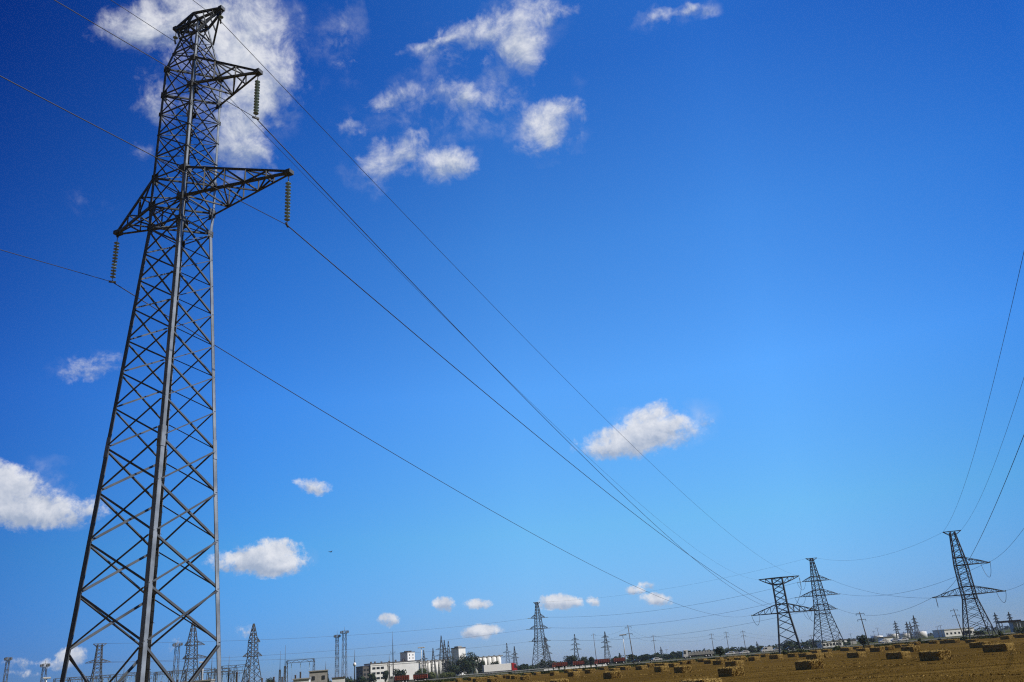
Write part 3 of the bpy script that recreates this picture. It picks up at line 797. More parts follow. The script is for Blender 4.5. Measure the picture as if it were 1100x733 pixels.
at1040 = pylon('angle_pylon', 'dark pylon with one upper arm and long lower arms at the field edge', 26.55, 250, 14,
               [(-.4, 3.3), (9.7, 1.45), (18.2, 1.35), (26.6, .55)], shrink(-.4, 9.7, 5, .86) + span(9.7, 18.2, 6)[1:] + span(18.2, 26.6, 6)[1:],
               [(10.8, 1.9, -8.1), (10.8, 1.9, 8.6), (18.1, 1.7, 6.9)], (.23, .17, .10), top=(26.8, 2.2), horiz=(9.7, 12.7, 20))
at580 = pylon('double_circuit_pylon', 'grey three-tier pylon with short arms standing behind the red cab lorry', 0.25, 450, 24,
              [(-.4, 4.2), (14.2, 2.1), (25.8, 1.3), (33.3, .4)], shrink(-.4, 14.2, 6, .86) + span(14.2, 25.8, 7)[1:] + span(25.8, 33.3, 5)[1:],
              [(14.2, 1.8, -4.6), (14.2, 1.8, 4.6), (20.2, 1.8, -5.4), (20.2, 1.8, 5.4), (25.5, 1.8, -4.2), (25.5, 1.8, 4.2)], (.28, .2, .12), top=(33.3, 1.8), mat=M_FARSTEEL)
at588 = pylon('double_circuit_pylon', 'shorter hazy pylon half hidden close behind the grey three-tier pylon', 0.61, 560, 30,
              [(0, 2.6), (11, 1.2), (18.8, .3)], shrink(0, 11, 4) + span(11, 18.8, 5)[1:], [(9, 1.2, 4.4), (9, 1.2, -4.4), (13, 1.2, 3.6), (13, 1.2, -3.6)], (.22, .16, .11), mat=M_FARSTEEL)
at270 = pylon('lattice_pylon', 'pylon with a pointed top next to the sunny leg of the near pylon', -18.02, 260, 30,
              [(-.3, 2.6), (10.2, 1.05), (14.6, .95), (19.4, .12)], shrink(-.3, 10.2, 5, .9) + span(10.2, 14.6, 4)[1:] + span(14.6, 19.4, 4)[1:],
              [(10.6, 1.1, -3.0), (10.6, 1.1, 3.0), (14.4, 1.1, 2.2)], (.2, .15, .1), mat=M_FARSTEEL)
at205 = pylon('lattice_pylon', 'pylon with a long upper arm seen through the sunny face of the near pylon', -21.6, 280, 22,
              [(-.3, 2.7), (11.2, 1.3), (16, 1.15), (22.2, .3)], shrink(-.3, 11.2, 5, .9) + span(11.2, 16, 4)[1:] + span(16, 22.2, 4)[1:],
              [(11.9, 1.0, -2.6), (11.9, 1.0, 5.4), (15.6, 1.2, 3.9), (15.6, 1.2, -2.3)], (.2, .15, .1), mat=M_FARSTEEL)
at100 = pylon('lattice_pylon', 'pylon with a flat T top seen through the shaded face of the near pylon', -26.74, 330, 12,
              [(-.3, 2.6), (12, 1.15), (20.2, .7)], shrink(-.3, 12, 6, .9) + span(12, 20.2, 7)[1:],
              [(14.4, 1.0, -4.0), (14.4, 1.0, 4.0)], (.22, .17, .11), top=(20.4, 2.1), mat=M_FARSTEEL)
# small pylons far off: (az, distance, height, arm count, label)
FAR = [(-1.93, 600, 18.6, 2, 'slim hazy pylon standing behind the roof of the red cab'),
       (-1.45, 620, 16.6, 2, 'thinner faint pylon just ahead of the red cab lorry'),
       (2.54, 560, 19.6, 3, 'small pylon rising behind the bush between the grain lorries'),
       (4.53, 500, 17.8, 3, 'small pylon behind the second orange lorry, next to a plain pole'),
       (-7.34, 620, 18.8, 2, 'hazy lattice pylon right behind the white floodlight mast'),
       (-6.74, 620, 19.6, 1, 'narrow hazy pylon in front of the low row of pale silos'),
       (-6.18, 520, 23.4, 2, 'tallest of the hazy pylons before the pale tower block'),
       (-5.99, 540, 21.5, 2, 'hazy pylon tucked close against the tallest one by the pale tower block'),
       (-5.73, 520, 20.2, 2, 'hazy pylon overlapping the shaded side of the pale tower block'),
       (22.24, 800, 15.3, 3, 'far hazy pylon standing alone between two white storage tanks'),
       (22.86, 850, 14.6, 3, 'far hazy pylon above the third storage tank, wider armed of a close pair'),
       (23.04, 900, 15.1, 2, 'far hazy pylon with hardly any arms, beside a wider armed one'),
       (23.32, 800, 18.4, 3, 'tallest of the far hazy pylons over the storage tanks'),
       (27.61, 700, 13.4, 3, 'hazy pylon between the long-armed pylon and the flat canopy'),
       (28.31, 660, 12.5, 3, 'hazy pylon rising behind the flat dark canopy'),
       (8.0, 900, 11.1, 2, 'very faint distant pylon over the tree row past the slim pole'),
       (14.0, 950, 9.0, 2, 'very faint distant pylon over the trees by the white van'),
       (-27.9, 380, 10, 1, 'small thin pylon beside the near pylon shaded leg')]
for az, d, h, na, lab in FAR:
    k = d / 560.0
    pylon('distant_pylon', lab, az, d, random.uniform(-25, 25), [(-.5, h * .11), (h * .5, h * .05), (h, .1)], shrink(-.5, h * .5, 4, .85) + span(h * .5, h, 5)[1:],
          [(h * (.52 + .15 * i), .9, s * h * (.19 - .03 * i)) for i in range(na) for s in (-1, 1)], (.19 * k, .15 * k, .10 * k), mat=M_FARSTEEL, group='pylons far off on the plain')

# strain insulators and jumper loops of the three nearer pylons
def strain(P, Q, label):
    P, Q = Vector(P), Vector(Q); dv = (Q - P).normalized(); m = MB()
    e = P + dv * 2.3
    m.tube([P, e], .05, 5)
    for i in range(11): m.tube([P + dv * (.4 + i * .16), P + dv * (.45 + i * .16), P + dv * (.5 + i * .16)], [.06, .15, .06], 7)
    tag(m.build('insulator_string', M_GLASS), label, 'insulator', 'strain insulators on the pylons beyond the field')
    return e
def jumper(a, b_, drop, label):
    n = 14; a, b_ = Vector(a), Vector(b_)
    pts = [a.lerp(b_, i / n) - Vector((0, 0, drop * math.sin(math.pi * i / n) ** .7)) for i in range(n + 1)]
    m = MB(); m.tube(pts, .05, 5)
    tag(m.build('jumper_loop', M_WIRE), label, 'cable', 'jumper loops under the pylon arms')
G1 = 'wires running from the near pylon to the flat-topped pylon'
G0 = 'wires running from the near pylon overhead past the viewer'
e1 = strain(at838(-8.3, 0, 10.6), e_ll, 'strain insulator at the near tip of the flat-topped pylon, toward the viewer')
e2 = strain(at838(8.8, 0, 10.6), e_rl, 'strain insulator at the far tip of the flat-topped pylon')
e3 = strain(at838(2.2, 0, 11.6), e_ru, 'strain insulator beside the body of the flat-topped pylon')
wire(e_ll, e1, 4.5, .019, 'lowest wire from the short arm of the near pylon to the flat-topped pylon', G1)
wire(e_rl, e2, 5.2, .02, 'long wire from the longest lower arm of the near pylon to the flat-topped pylon', G1)
wire(e_ru, e3, 6.0, .02, 'long wire from the upper arm of the near pylon to the flat-topped pylon', G1)
wire(e_gr, at838(5.9, 0, 19.9), 4.6, .014, 'thin topmost earth wire from the sunny peak end of the near pylon', G1)
wire(e_gl, at838(-4.8, 0, 19.9), 5.4, .011, 'faint earth wire from the shaded peak end of the near pylon', G1)
back = Vector((math.sin(R(202.53)), math.cos(R(202.53)), 0)) * 220
wire(e_ll, e_ll + back, 8.0, .013, 'wire leaving the short arm of the near pylon toward the frame edge', G0)
wire(e_rl, e_rl + back, 6.2, .013, 'wire leaving the longest lower arm and passing behind the near pylon body', G0)
wire(e_ru, e_ru + back, 9.8, .013, 'wire leaving the upper arm and passing behind the near pylon top', G0)
wire(e_gl, e_gl + back, 8.5, .012, 'thin earth wire leaving the shaded peak end overhead', G0)
wire(e_gr, e_gr + back, 7.0, .012, 'thin earth wire leaving the sunny peak end overhead', G0)
# hanging jumper string under the flat top
q = at838(6.0, 0, 19.7)
m = MB(); m.tube([q, q - Vector((0, 0, 3.0))], .05, 5)
for i in range(13): m.tube([q - Vector((0, 0, .4 + i * .19)), q - Vector((0, 0, .46 + i * .19)), q - Vector((0, 0, .52 + i * .19))], [.06, .16, .06], 7)
tag(m.build('insulator_string', M_GLASS), 'insulator string hanging straight down from the end of the wide flat top', 'insulator', 'strain insulators on the pylons beyond the field')
jumper(q - Vector((0, 0, 3)), e3, 1.5, 'jumper loop from the hanging string down to the flat-topped pylon body')
jumper(e1, at838(-6.3, 3, 10.5), 2.6, 'jumper loop under the near arm of the flat-topped pylon')
jumper(e2, at838(6.3, 3, 10.5), 2.8, 'jumper loop under the far arm of the flat-topped pylon')
# second line: overhead on the right to the angle pylon, then to the two double-circuit pylons
QX = Vector((33.0, 38.7, 0)); qd = Vector((math.cos(R(23)), -math.sin(R(23)), 0))
G2 = 'wires coming from overhead to the pylon with long unequal arms'
qa = lambda t, z: QX + qd * t + Vector((0, 0, z))
s1 = strain(at1040(-8.1, 0, 10.8), qa(-4.0, 17), 'strain insulator on the shorter lower arm of the field-edge pylon, toward the viewer')
s2 = strain(at1040(8.6, 0, 10.8), qa(4.5, 17), 'strain insulator on the longer lower arm tip of the field-edge pylon, toward the viewer')
s3 = strain(at1040(6.9, 0, 18.1), qa(2.8, 22), 'strain insulator on the upper arm of the field-edge pylon, toward the viewer')
wire(s1, qa(-4.0, 17), 3.1, .026, 'steep dark wire crossing behind the upper arm of the field-edge pylon', G2)
wire(s2, qa(4.5, 17), 3.1, .026, 'lowest wire leaving the longer lower arm toward the frame edge', G2)
wire(s3, qa(2.8, 22), 3.1, .026, 'wire rising from the single upper arm toward the frame edge', G2)
wire(at1040(-2.2, 0, 26.8), qa(-1.8, 28), 2.8, .02, 'steepest thin earth wire from the T top of the field-edge pylon', G2)
wire(at1040(2.2, 0, 26.8), qa(.6, 28), 2.8, .02, 'less steep thin earth wire from the T top of the field-edge pylon', G2)
G3 = 'wires between the pylon with long unequal arms and the three-armed pylon'
for (a, b_, sg, l) in ((at1040(-8.1, 0, 10.8), at880(6.2, 0, 14.8), 3.4, 'lowest'), (at1040(6.9, 0, 18.1), at880(8.4, 0, 20.4), 3.6, 'middle'), (at1040(8.6, 0, 10.8), at880(5.8, 0, 26.2), 4.0, 'upper')):
    p = strain(a, b_, l + ' strain insulator on the shaded side of the field-edge pylon')
    q = strain(b_, a, l + ' strain insulator on the sunny side of the three-armed pylon')
    wire(p, q, sg, .035, l + ' sagging wire between the field-edge pylon and the three-armed pylon', G3)
wire(at1040(-2.2, 0, 26.8), at880(2.3, 0, 35.2), 3.5, .022, 'thin earth wire between the T tops of the field-edge and three-armed pylons', G3)
jumper(s1, at1040(-7.2, 3, 10.9), 2.6, 'jumper loop under the shorter lower arm of the field-edge pylon')
jumper(s2, at1040(7.4, 3, 10.9), 2.8, 'jumper loop under the longer lower arm of the field-edge pylon')
jumper(s3, at1040(5.6, 3, 18.1), 3.6, 'jumper loop under the upper arm of the field-edge pylon')
G4 = 'wires between the two three-tier pylons'
G5 = 'wires from the grey three-tier pylon to the substation'
ENDS = {'lowest': at100(4.0, 0, 14.4), 'middle': at100(-4.0, 0, 14.4), 'upper': at100(2.1, 0, 20.4)}
for (za, ta, zb, tb, l) in ((14.8, -5.6, 14.2, 4.6, 'lowest'), (20.4, -8.0, 20.2, 5.4, 'middle'), (26.2, -5.8, 25.5, 4.2, 'upper')):
    A, B = at880(ta, 0, za), at580(tb, 0, zb)
    p = strain(A, B, l + ' strain insulator on the shaded side of the three-armed pylon'); q = strain(B, A, l + ' strain insulator of the grey three-tier pylon on its sunny side')
    wire(p, q, 3.6, .04, l + ' long wire between the three-armed pylon and the grey three-tier pylon', G4)
    jumper(p, at880(ta * .55 + 4 * .0, 3, za), 3.0, l + ' jumper loop on the shaded arms of the three-armed pylon')
    C = at580(-tb, 0, zb)
    D = ENDS[l]
    p = strain(C, D, l + ' strain insulator of the grey three-tier pylon on its shaded side')
    wire(p, D, 2.5, .035, l + ' long wire sagging from the grey three-tier pylon over the factory to the substation', G5)
wire(at880(-2.3, 0, 35.2), at580(1.7, 0, 33.3), 3.2, .022, 'thin earth wire between the T tops of the two three-tier pylons', G4)

# ------------------------------------------------------------------ poles and masts
def line_pole(az, d, h, lean, arms, label, group='plain line poles along the road'):
    P = spot(az, d); P.z = gz(P.y)
    t = thing('utility_pole', label, 'pole', P, R(-az), group)
    m = MB(); top = Vector((lean * h, 0, h)); m.tube([(0, 0, -.3), top * .5, top], [.17, .14, .10], 8); m.build('post', M_WOOD, t)
    for i in range(arms):
        z = 1 - .05 - .17 * i
        m = MB(); c = top * z; m.bar(c + Vector((-1.1, 0, 0)), c + Vector((1.1, 0, 0)), .12, .12)
        m.build('crossarm', M_OLDSHADESTEEL, t)
        for x in (-1.05, 1.05):
            m = MB(); m.tube([c + Vector((x, 0, -.03)), c + Vector((x, 0, -.5))], .07, 6); m.build('insulator', M_OLDSHADESTEEL, t)
    return P + Matrix.Rotation(R(-az), 3, 'Z') @ top
tops = [line_pole(3.81, 470, 16.5, -.02, 1, 'stout pale pole without arms beside the second orange lorry pylon'),
        line_pole(6.18, 300, 13.0, -.045, 2, 'thickest leaning pole with two short arms above a bushy tree'),
        line_pole(7.61, 450, 12.8, .0, 2, 'slim pole with one high arm standing over the white car'),
        line_pole(11.29, 450, 11.3, .0, 2, 'slim pole by the round roadside tree, first of three in a row'),
        line_pole(12.22, 450, 11.5, .0, 2, 'slim pole over the first white car, middle of three in a row'),
        line_pole(13.26, 450, 11.3, .0, 2, 'slim pole over the second white car, last of three in a row'),
        line_pole(20.51, 260, 9.4, -.06, 2, 'leaning dark pole with two arms beside a round tree'),
        line_pole(25.72, 320, 9.6, -.09, 2, 'leaning dark pole seen behind the long-armed pylon'),
        line_pole(18.9, 520, 6.0, 0, 1, 'short faint pole beyond the three-armed pylon'),
        line_pole(17.3, 520, 7.2, 0, 1, 'short pole with a wide arm between the two middle pylons'),
        line_pole(24.63, 600, 7.4, 0, 1, 'short faint pole before the end of the pale depot'),
        line_pole(24.45, 620, 7.0, 0, 1, 'short faint pole beside another before the pale depot'),
        line_pole(21.19, 700, 10.2, -.02, 1, 'faint leaning pole behind the first storage tank'),
        line_pole(20.93, 700, 7.9, 0, 1, 'faint low pole at the edge of the first storage tank'),
        line_pole(19.6, 640, 7.2, 0, 1, 'faint low pole beyond the small white sheds'),
        line_pole(8.35, 760, 7.5, 0, 1, 'tiny faint pole past the slim pole over the tree row')]
for i, (a, b_) in enumerate(((0, 1), (1, 2), (2, 3), (3, 4), (4, 5), (5, 9))):
    for k, dz in enumerate((-.9, -2.6)):
        wire(tops[a] + Vector((0, 0, dz)), tops[b_] + Vector((0, 0, dz)), 1.2, .02, '%s wire of the pole line, %s span from the orange lorries' % (('upper', 'lower')[k], ORD[i].replace('nearest', 'next').replace('second next', 'second').replace('third next', 'third').replace('fourth next', 'fourth').replace('fifth next', 'fifth').replace('sixth next', 'sixth')), 'wires of the pole line along the road', 14)

def lattice_mast(az, d, h, w, label, plat=None, group='lattice masts near the substation', cat='mast', taper=.75):
    P = spot(az, d); P.z = gz(P.y)
    t = thing('lattice_mast', label, cat, P, R(-az + 20), group)
    m = MB(); f = [(1, 1), (1, -1), (-1, -1), (-1, 1)]; hb = plat or h * .56
    n = int(hb / (w * 1.7))
    for i, (x, y) in enumerate(f):
        m.bar((x * w / 2, y * w / 2, -.4), (x * w / 2 * taper, y * w / 2 * taper, hb), .16, .16)
        x2, y2 = f[(i + 1) % 4]
        for k in range(n):
            q0, q1 = k / n, (k + 1) / n; s0, s1 = w / 2 * (1 - (1 - taper) * q0), w / 2 * (1 - (1 - taper) * q1)
            a, b_ = (x * s0, y * s0, hb * q0), (x2 * s1, y2 * s1, hb * q1)
            if k % 2: a, b_ = (x2 * s0, y2 * s0, hb * q0), (x * s1, y * s1, hb * q1)
            m.bar(a, b_, .09, .09)
    m.build('mast_body', M_FARSTEEL, t)
    if plat:
        m = MB(); p = w * .72
        m.box(-p, p, -p, p, hb - .12, hb)
        for x, y in f: m.bar((x * p, y * p, hb), (x * p, y * p, hb + 1.1), .09, .09)
        for i in range(4):
            (x, y), (x2, y2) = f[i], f[(i + 1) % 4]
            m.bar((x * p, y * p, hb + 1.05), (x2 * p, y2 * p, hb + 1.05), .08, .08)
            m.box(x * p * .9 - .3, x * p * .9 + .3, y * p * .9 - .3, y * p * .9 + .3, hb + .1, hb + .9)
        m.build('lamp_platform', M_FARSTEEL, t)
    m = MB(); m.tube([(0, 0, hb - .5), (0, 0, h)], [.10, .04], 6); m.build('lightning_rod', M_FARSTEEL, t)
lattice_mast(-12.85, 420, 25, 1.5, 'shorter of two slim lattice masts with lamp platforms near the white factory', 22)
lattice_mast(-12.39, 420, 26.5, 2.0, 'taller and wider of two lattice masts with lamp platforms near the white factory', 23.6)
lattice_mast(-22.44, 380, 23.8, 1.9, 'lattice mast with a small platform seen between the legs of the near pylon', 20.8)
lattice_mast(-29.47, 380, 18.4, 1.6, 'lattice mast with a platform left of the near pylon, above the first gantry', 16.0)
lattice_mast(-31.35, 400, 21.0, 1.3, 'lattice mast standing at the very edge of the view', 20.0)
lattice_mast(-16.05, 330, 16.2, .55, 'pair partner rod mast with a thick base just before the portal gantry', None)
lattice_mast(-16.35, 330, 14.3, .55, 'thinner rod mast farther from the portal gantry than its partner', None)

def rod(az, d, h, knob, label):
    P = spot(az, d); P.z = gz(P.y)
    t = thing('lightning_rod_mast', label, 'mast', P, 0, 'slender lightning rod masts')
    m = MB(); m.tube([(0, 0, -.3), (0, 0, h * .5), (0, 0, h * .72), (0, 0, h)], [.26, .2, .12, .04], 8); m.build('pole', M_FARSTEEL, t)
    m = MB()
    if knob == 'ball': m.lathe([(.1, h * .55), (.5, h * .57), (.62, h * .6), (.5, h * .64), (.1, h * .66)], 10)
    else:
        m.box(-.9, .9, -.5, .5, h * .58, h * .58 + .1)
        for x in (-.85, .85): m.bar((x, 0, h * .58), (x, 0, h * .58 + .8), .1, .1)
    m.build('lamp_ring', M_WHITE if knob == 'ball' else M_FARSTEEL, t)
rod(-9.32, 360, 20, 'plat', 'tall thin rod mast with a small platform before the white factory')
rod(-9.56, 380, 12, 'plat', 'short thin rod mast close beside the tall one at the white factory')
rod(-11.75, 330, 13, 'ball', 'thin rod mast with a white ball before the dark end of the factory')
rod(-19.4, 320, 13.5, 'plat', 'thin rod mast between the lit leg of the near pylon and the pointed pylon')
rod(-20.4, 330, 15.0, 'plat', 'thin rod mast almost hidden by the sunny leg of the near pylon')
rod(-23.9, 320, 13.6, 'plat', 'thin rod mast among the gantries between the near pylon legs')
rod(-25.3, 320, 13.2, 'plat', 'thin rod mast on the shaded side of the near pylon middle leg')
rod(-13.55, 350, 10.2, 'plat', 'low rod mast between the portal gantry and the two lamp platform masts')

def lamp_mast(az, d, h, label, mat=M_WHITE, w=3.3):
    P = spot(az, d); P.z = gz(P.y)
    t = thing('floodlight_mast', label, 'light mast', P, R(-az), 'masts with a flat floodlight panel')
    m = MB(); m.tube([(0, 0, -.3), (0, 0, h * .6), (0, 0, h)], [.24, .17, .12], 8); m.build('pole', mat, t)
    m = MB(); m.box(-w / 2, w / 2, -.35, .35, h, h + .5); m.build('floodlight_panel', M_WHITE, t, .04)
    m = MB()
    for i in range(4): m.box(-w / 2 + .15 + i * w / 4, -w / 2 + .6 + i * w / 4, -.42, -.36, h + .06, h + .42)
    m.build('lamp', M_SILVER, t)
lamp_mast(-7.49, 420, 14.4, 'white floodlight mast before the factory, panel lit by the sun')
lamp_mast(5.67, 392, 12.2, 'pale floodlight mast on the road verge beside a dark conifer', w=3.0)
lamp_mast(-29.3, 320, 10.0, 'low white lamp mast left of the near pylon in front of a lattice mast', w=2.2)
lamp_mast(-20.9, 300, 11.0, 'pale floodlight mast among the gantries behind the near pylon', M_SILVER, 2.6)

# ------------------------------------------------------------------ substation
def gantry(az0, az1, d, h, nb, label, lattice=.9):
    A, B = spot(az0, d), spot(az1, d); ln = (B - A).length
    rz = math.atan2(B.y - A.y, B.x - A.x)
    A.z = gz(A.y)
    t = thing('substation_gantry', label, 'gantry', A, rz, 'steel gantries of the substation')
    w = lattice / 2
    for i in range(nb + 1):
        x = ln * i / nb; m = MB()
        for sx, sy in ((1, 1), (1, -1), (-1, -1), (-1, 1)): m.bar((x + sx * w, sy * w, -.3), (x + sx * w * .5, sy * w * .5, h), .14, .14)
        n = 7
        for k in range(n):
            q0, q1 = 1 - .5 * k / n, 1 - .5 * (k + 1) / n
            sg = 1 if k % 2 else -1
            for y in (-1, 1):
                m.bar((x - sg * w * q0, y * w * q0, h * k / n), (x + sg * w * q1, y * w * q1, h * (k + 1) / n), .09, .09)
                m.bar((x + y * w * q0, -sg * w * q0, h * k / n), (x + y * w * q1, sg * w * q1, h * (k + 1) / n), .09, .09)
        m.build('post', M_FARSTEEL, t)
    m = MB(); n = max(4, int(ln / 1.3))
    for y in (-.45, .45):
        for z in (h - .8, h): m.bar((0, y, z), (ln, y, z), .13, .13)
        for k in range(n):
            a, b_ = (h - .8, h) if k % 2 else (h, h - .8)
            m.bar((ln * k / n, y, a), (ln * (k + 1) / n, y, b_), .09, .09)
    for k in range(n + 1): m.bar((ln * k / n, -.45, h), (ln * k / n, .45, h), .09, .09)
    m.build('truss_beam', M_FARSTEEL, t)
    k = 3 * nb
    for i in range(k):
        x = ln * (i + .5) / k; m = MB()
        m.tube([(x, 0, h - .8), (x, 0, h - 1.1)], .03, 5)
        for j in range(8): m.tube([(x, 0, h - 1.1 - j * .16), (x, 0, h - 1.18 - j * .16), (x, 0, h - 1.25 - j * .16)], [.05, .15, .05], 6)
        m.tube([(x, 0, h - 2.4), (x + .3, .2, h - 4.2), (x + .2, .1, h - 6.0)], .03, 5)
        m.build('insulator_string', M_GLASS, t)
gantry(-15.94, -14.28, 300, 10.0, 1, 'free standing portal gantry with hanging insulators, a rod on its post')
gantry(-28.9, -25.7, 330, 10.2, 4, 'low gantry row left of and behind the shaded leg of the near pylon')
gantry(-25.2, -23.9, 330, 10.5, 2, 'gantry directly behind the middle legs of the near pylon')
gantry(-23.6, -21.9, 320, 9.7, 2, 'gantry between the near pylon back leg and the pylon with the long upper arm')
gantry(-21.0, -19.3, 320, 9.4, 2, 'gantry behind the sunny leg of the near pylon')
gantry(-19.8, -18.2, 345, 11.0, 2, 'tallest gantry beam ending at the pylon with the pointed top')
gantry(-31.5, -29.4, 345, 8.6, 2, 'low gantry at the very edge of the view beyond the lamp mast')
gantry(-28.2, -24.6, 400, 12.0, 5, 'long farther gantry row running behind the shaded face of the near pylon')
gantry(-24.3, -20.2, 410, 12.2, 5, 'long farther gantry row running behind the sunny face of the near pylon')
gantry(-20.6, -18.4, 300, 8.0, 3, 'nearest gantry row beside the foot of the pointed pylon')
def apparatus(az, d, h, kind, label):
    P = spot(az, d); P.z = gz(P.y)
    t = thing('substation_apparatus', label, 'switchgear', P, random.uniform(0, 3), 'switchgear posts of the substation')
    m = MB(); m.bar((0, 0, -.2), (0, 0, h * .55), .45, .45); m.build('stand', M_FARSTEEL, t)
    m = MB()
    z = h * .55
    while z < h - .3: m.tube([(0, 0, z), (0, 0, z + .12), (0, 0, z + .24)], [.18, .38, .18], 8); z += .24
    m.tube([(0, 0, h - .3), (0, 0, h)], [.3, .3], 8); m.build('bushing', M_BROWN, t)
    if kind: 
        m = MB(); m.box(-.9, .9, -.5, .5, h * .5, h * .55 + .1); m.build('frame', M_FARSTEEL, t)
EXTRA = [(-28.3, 6.2, 'bushing post beside the low white lamp mast'), (-27.3, 6.0, 'bushing post by the shaded leg of the near pylon'), (-24.6, 6.6, 'bushing post right beside the near pylon middle leg'), (-21.6, 7.0, 'bushing post under the long upper arm pylon'), (-20.5, 6.8, 'bushing post under the pale gantry floodlight'), (-18.2, 5.6, 'low bushing post just past the pointed pylon foot'), (-16.2, 5.4, 'low bushing post beside the pair of rod masts')]
for i, (az, h, lab) in enumerate(EXTRA): apparatus(az, 300 + (i * 23) % 40, h, i % 2, lab)
for i, (az, h) in enumerate(((-18.9, 7.4), (-17.4, 5.2), (-16.7, 5.4), (-15.4, 5.6), (-15.1, 6.6), (-22.3, 6.6), (-23.2, 6.5), (-26.5, 6.4), (-19.9, 7.2))):
    apparatus(az, 290 + (i * 37) % 30, h, i % 2, ('dark bushing post by the pointed pylon', 'low bushing post past the pointed pylon', 'low bushing post before the portal gantry', 'bushing post under the portal gantry, shorter one', 'taller bushing post under the portal gantry', 'bushing post behind the near pylon back leg', 'bushing post between the near pylon back and middle legs', 'bushing post behind the shaded face of the near pylon', 'bushing post at the sunny leg of the near pylon')[i])

# ------------------------------------------------------------------ buildings
def building(name, label, az, d, rz, L_, D_, H_, wall, roofmat=None, z0=None, group=None, parapet=.5, cat='building'):
    P = spot(az, d); P.z = gz(P.y) if z0 is None else z0
    t = thing(name, label, cat, P, R(rz), group)
    m = MB(); m.box(-L_ / 2, L_ / 2, -D_ / 2, D_ / 2, -1, H_); m.build('wall', wall, t)
    m = MB(); m.box(-L_ / 2 - .25, L_ / 2 + .25, -D_ / 2 - .25, D_ / 2 + .25, H_, H_ + parapet); m.build('roof', roofmat or M_ROOF, t)
    return t
def windows(t, y, xs, zs, w, h, mat=M_WINDOW):
    for x in xs:
        for z in zs:
            m = MB(); m.box(x - w / 2, x + w / 2, y - .05, y + .05, z, z + h); m.build('window', mat, t)
# white factory: long hall, darker wing, upper block
t = building('factory', 'long white factory hall with dark gable wing, roof block and window bands', -9.35, 660, 30, 39, 14, 12.6, M_WALL)
m = MB(); m.box(-25, -19.56, -6, 9, -1, 11.2); m.build('side_wing', M_DARKWALL, t)
m = MB(); m.box(-25.2, -19.78, -6.2, 9.2, 11.2, 11.7); m.build('wing_roof', M_ROOF, t)
windows(t, -7.03, (-17, -13.8, -10.6), (2.0, 5.4, 8.8), 2.4, 1.5)
windows(t, -6.04, (-23.6, -21.2), (2, 5.2, 8.2), 1.6, 1.5)
m = MB(); m.box(-6.4, -5.6, -7.25, -7.0, -1, 12.6); m.build('drainpipe', M_GREYWALL, t)
m = MB(); m.box(-18.9, 18.9, -7.12, -7.0, 11.3, 11.6); m.build('cornice', M_GREYWALL, t)
for x in (-17, -14, -9, -3, 2, 8, 13): 
    m = MB(); m.box(x - .5, x + .5, -1.5, -.3, 13.1, 14.0 + (x % 3) * .25); m.build('roof_vent', M_ROOF, t)
m = MB(); m.box(-4.2, 4.2, -3.6, 3.6, 13.1, 19.0); b_ = m.build('roof_block', M_WALL, t); b_.location = (12.5, 1.5, 0); b_.rotation_euler = (0, 0, R(28))
m = MB(); m.box(-4.4, 4.4, -3.8, 3.8, 19.0, 19.4); m.build('block_roof', M_ROOF, b_)
for x in (-3.4, -1.8, 0, 1.8, 3.4):
    m = MB(); m.box(x - .3, x + .3, -1, 0, 19.4, 20.2); m.build('roof_post', M_ROOF, b_)
for z in (14.4, 16.6):
    for x in (-2, 2):
        m = MB(); m.box(x - .5, x + .5, -3.66, -3.56, z, z + 1.0); m.build('window', M_WINDOW, b_)
# pale tower block of the mill
t = building('mill_tower', 'narrow pale tower block behind the dark wood, shaded blue on one side', -5.1, 700, 52, 8.0, 8.0, 20.0, M_WALL, parapet=.6)
m = MB(); m.box(-2.5, 2.0, -2, 2, 20.6, 21.6); m.build('roof_housing', M_GREYWALL, t)
def silos(az, d, n, r, h, label, rz):
    P = spot(az, d); P.z = gz(P.y); t = thing('grain_silos', label, 'silo block', P, R(rz))
    for i in range(n):
        for j in (0, 1):
            m = MB(); m.lathe([(r, -1), (r, h), (r * .96, h + .02), (r * .9, h + .15)], 20, ((i - (n - 1) / 2) * r * 1.78, j * r * 2, 0)); m.build('silo', M_WALL, t)
    m = MB(); m.box(-n * r - .2, n * r + .2, -.8 * r, 2.8 * r, h + .2, h + .9); m.build('roof_gallery', M_GREYWALL, t)
    for i in range(n):
        m = MB(); m.box((i - (n - 1) / 2) * r * 2 - .5, (i - (n - 1) / 2) * r * 2 + .5, .2, 1.2, h + .9, h + 1.3); m.build('roof_vent', M_ROOF, t)
silos(-3.3, 620, 6, 1.9, 10.4, 'block of pale round silos above the white box trailer', 14)
silos(-6.7, 640, 8, 1.5, 11.0, 'low row of pale silos behind the hazy pylons', 14)
def tank(az, d, r, h, label):
    P = spot(az, d); P.z = gz(P.y); t = thing('storage_tank', label, 'tank', P, random.uniform(0, 6), 'white storage tanks of the depot')
    m = MB(); m.lathe([(r, -1), (r, h), (r * .99, h + .05)], 32); m.build('shell', M_WHITE, t)
    m = MB(); m.lathe([(r * .99, h + .06), (r * .5, h + r * .08), (.3, h + r * .12)], 32); m.build('dome_roof', M_SILVER, t)
    m = MB(); m.tube([(r * 1.01 * math.cos(q), r * 1.01 * math.sin(q), h + 1.0) for q in np.linspace(0, 2 * math.pi, 25)], .06, 4)
    for q in np.linspace(0, 2 * math.pi, 16): m.bar((r * math.cos(q), r * math.sin(q), h), (r * math.cos(q), r * math.sin(q), h + 1), .07, .07)
    m.build('railing', M_FARSTEEL, t)
tank(21.05, 850, 5.2, 4.6, 'white storage tank nearest the leaning pole, first of four')
tank(21.95, 850, 5.0, 5.0, 'white storage tank behind a lone hazy pylon, second of four')
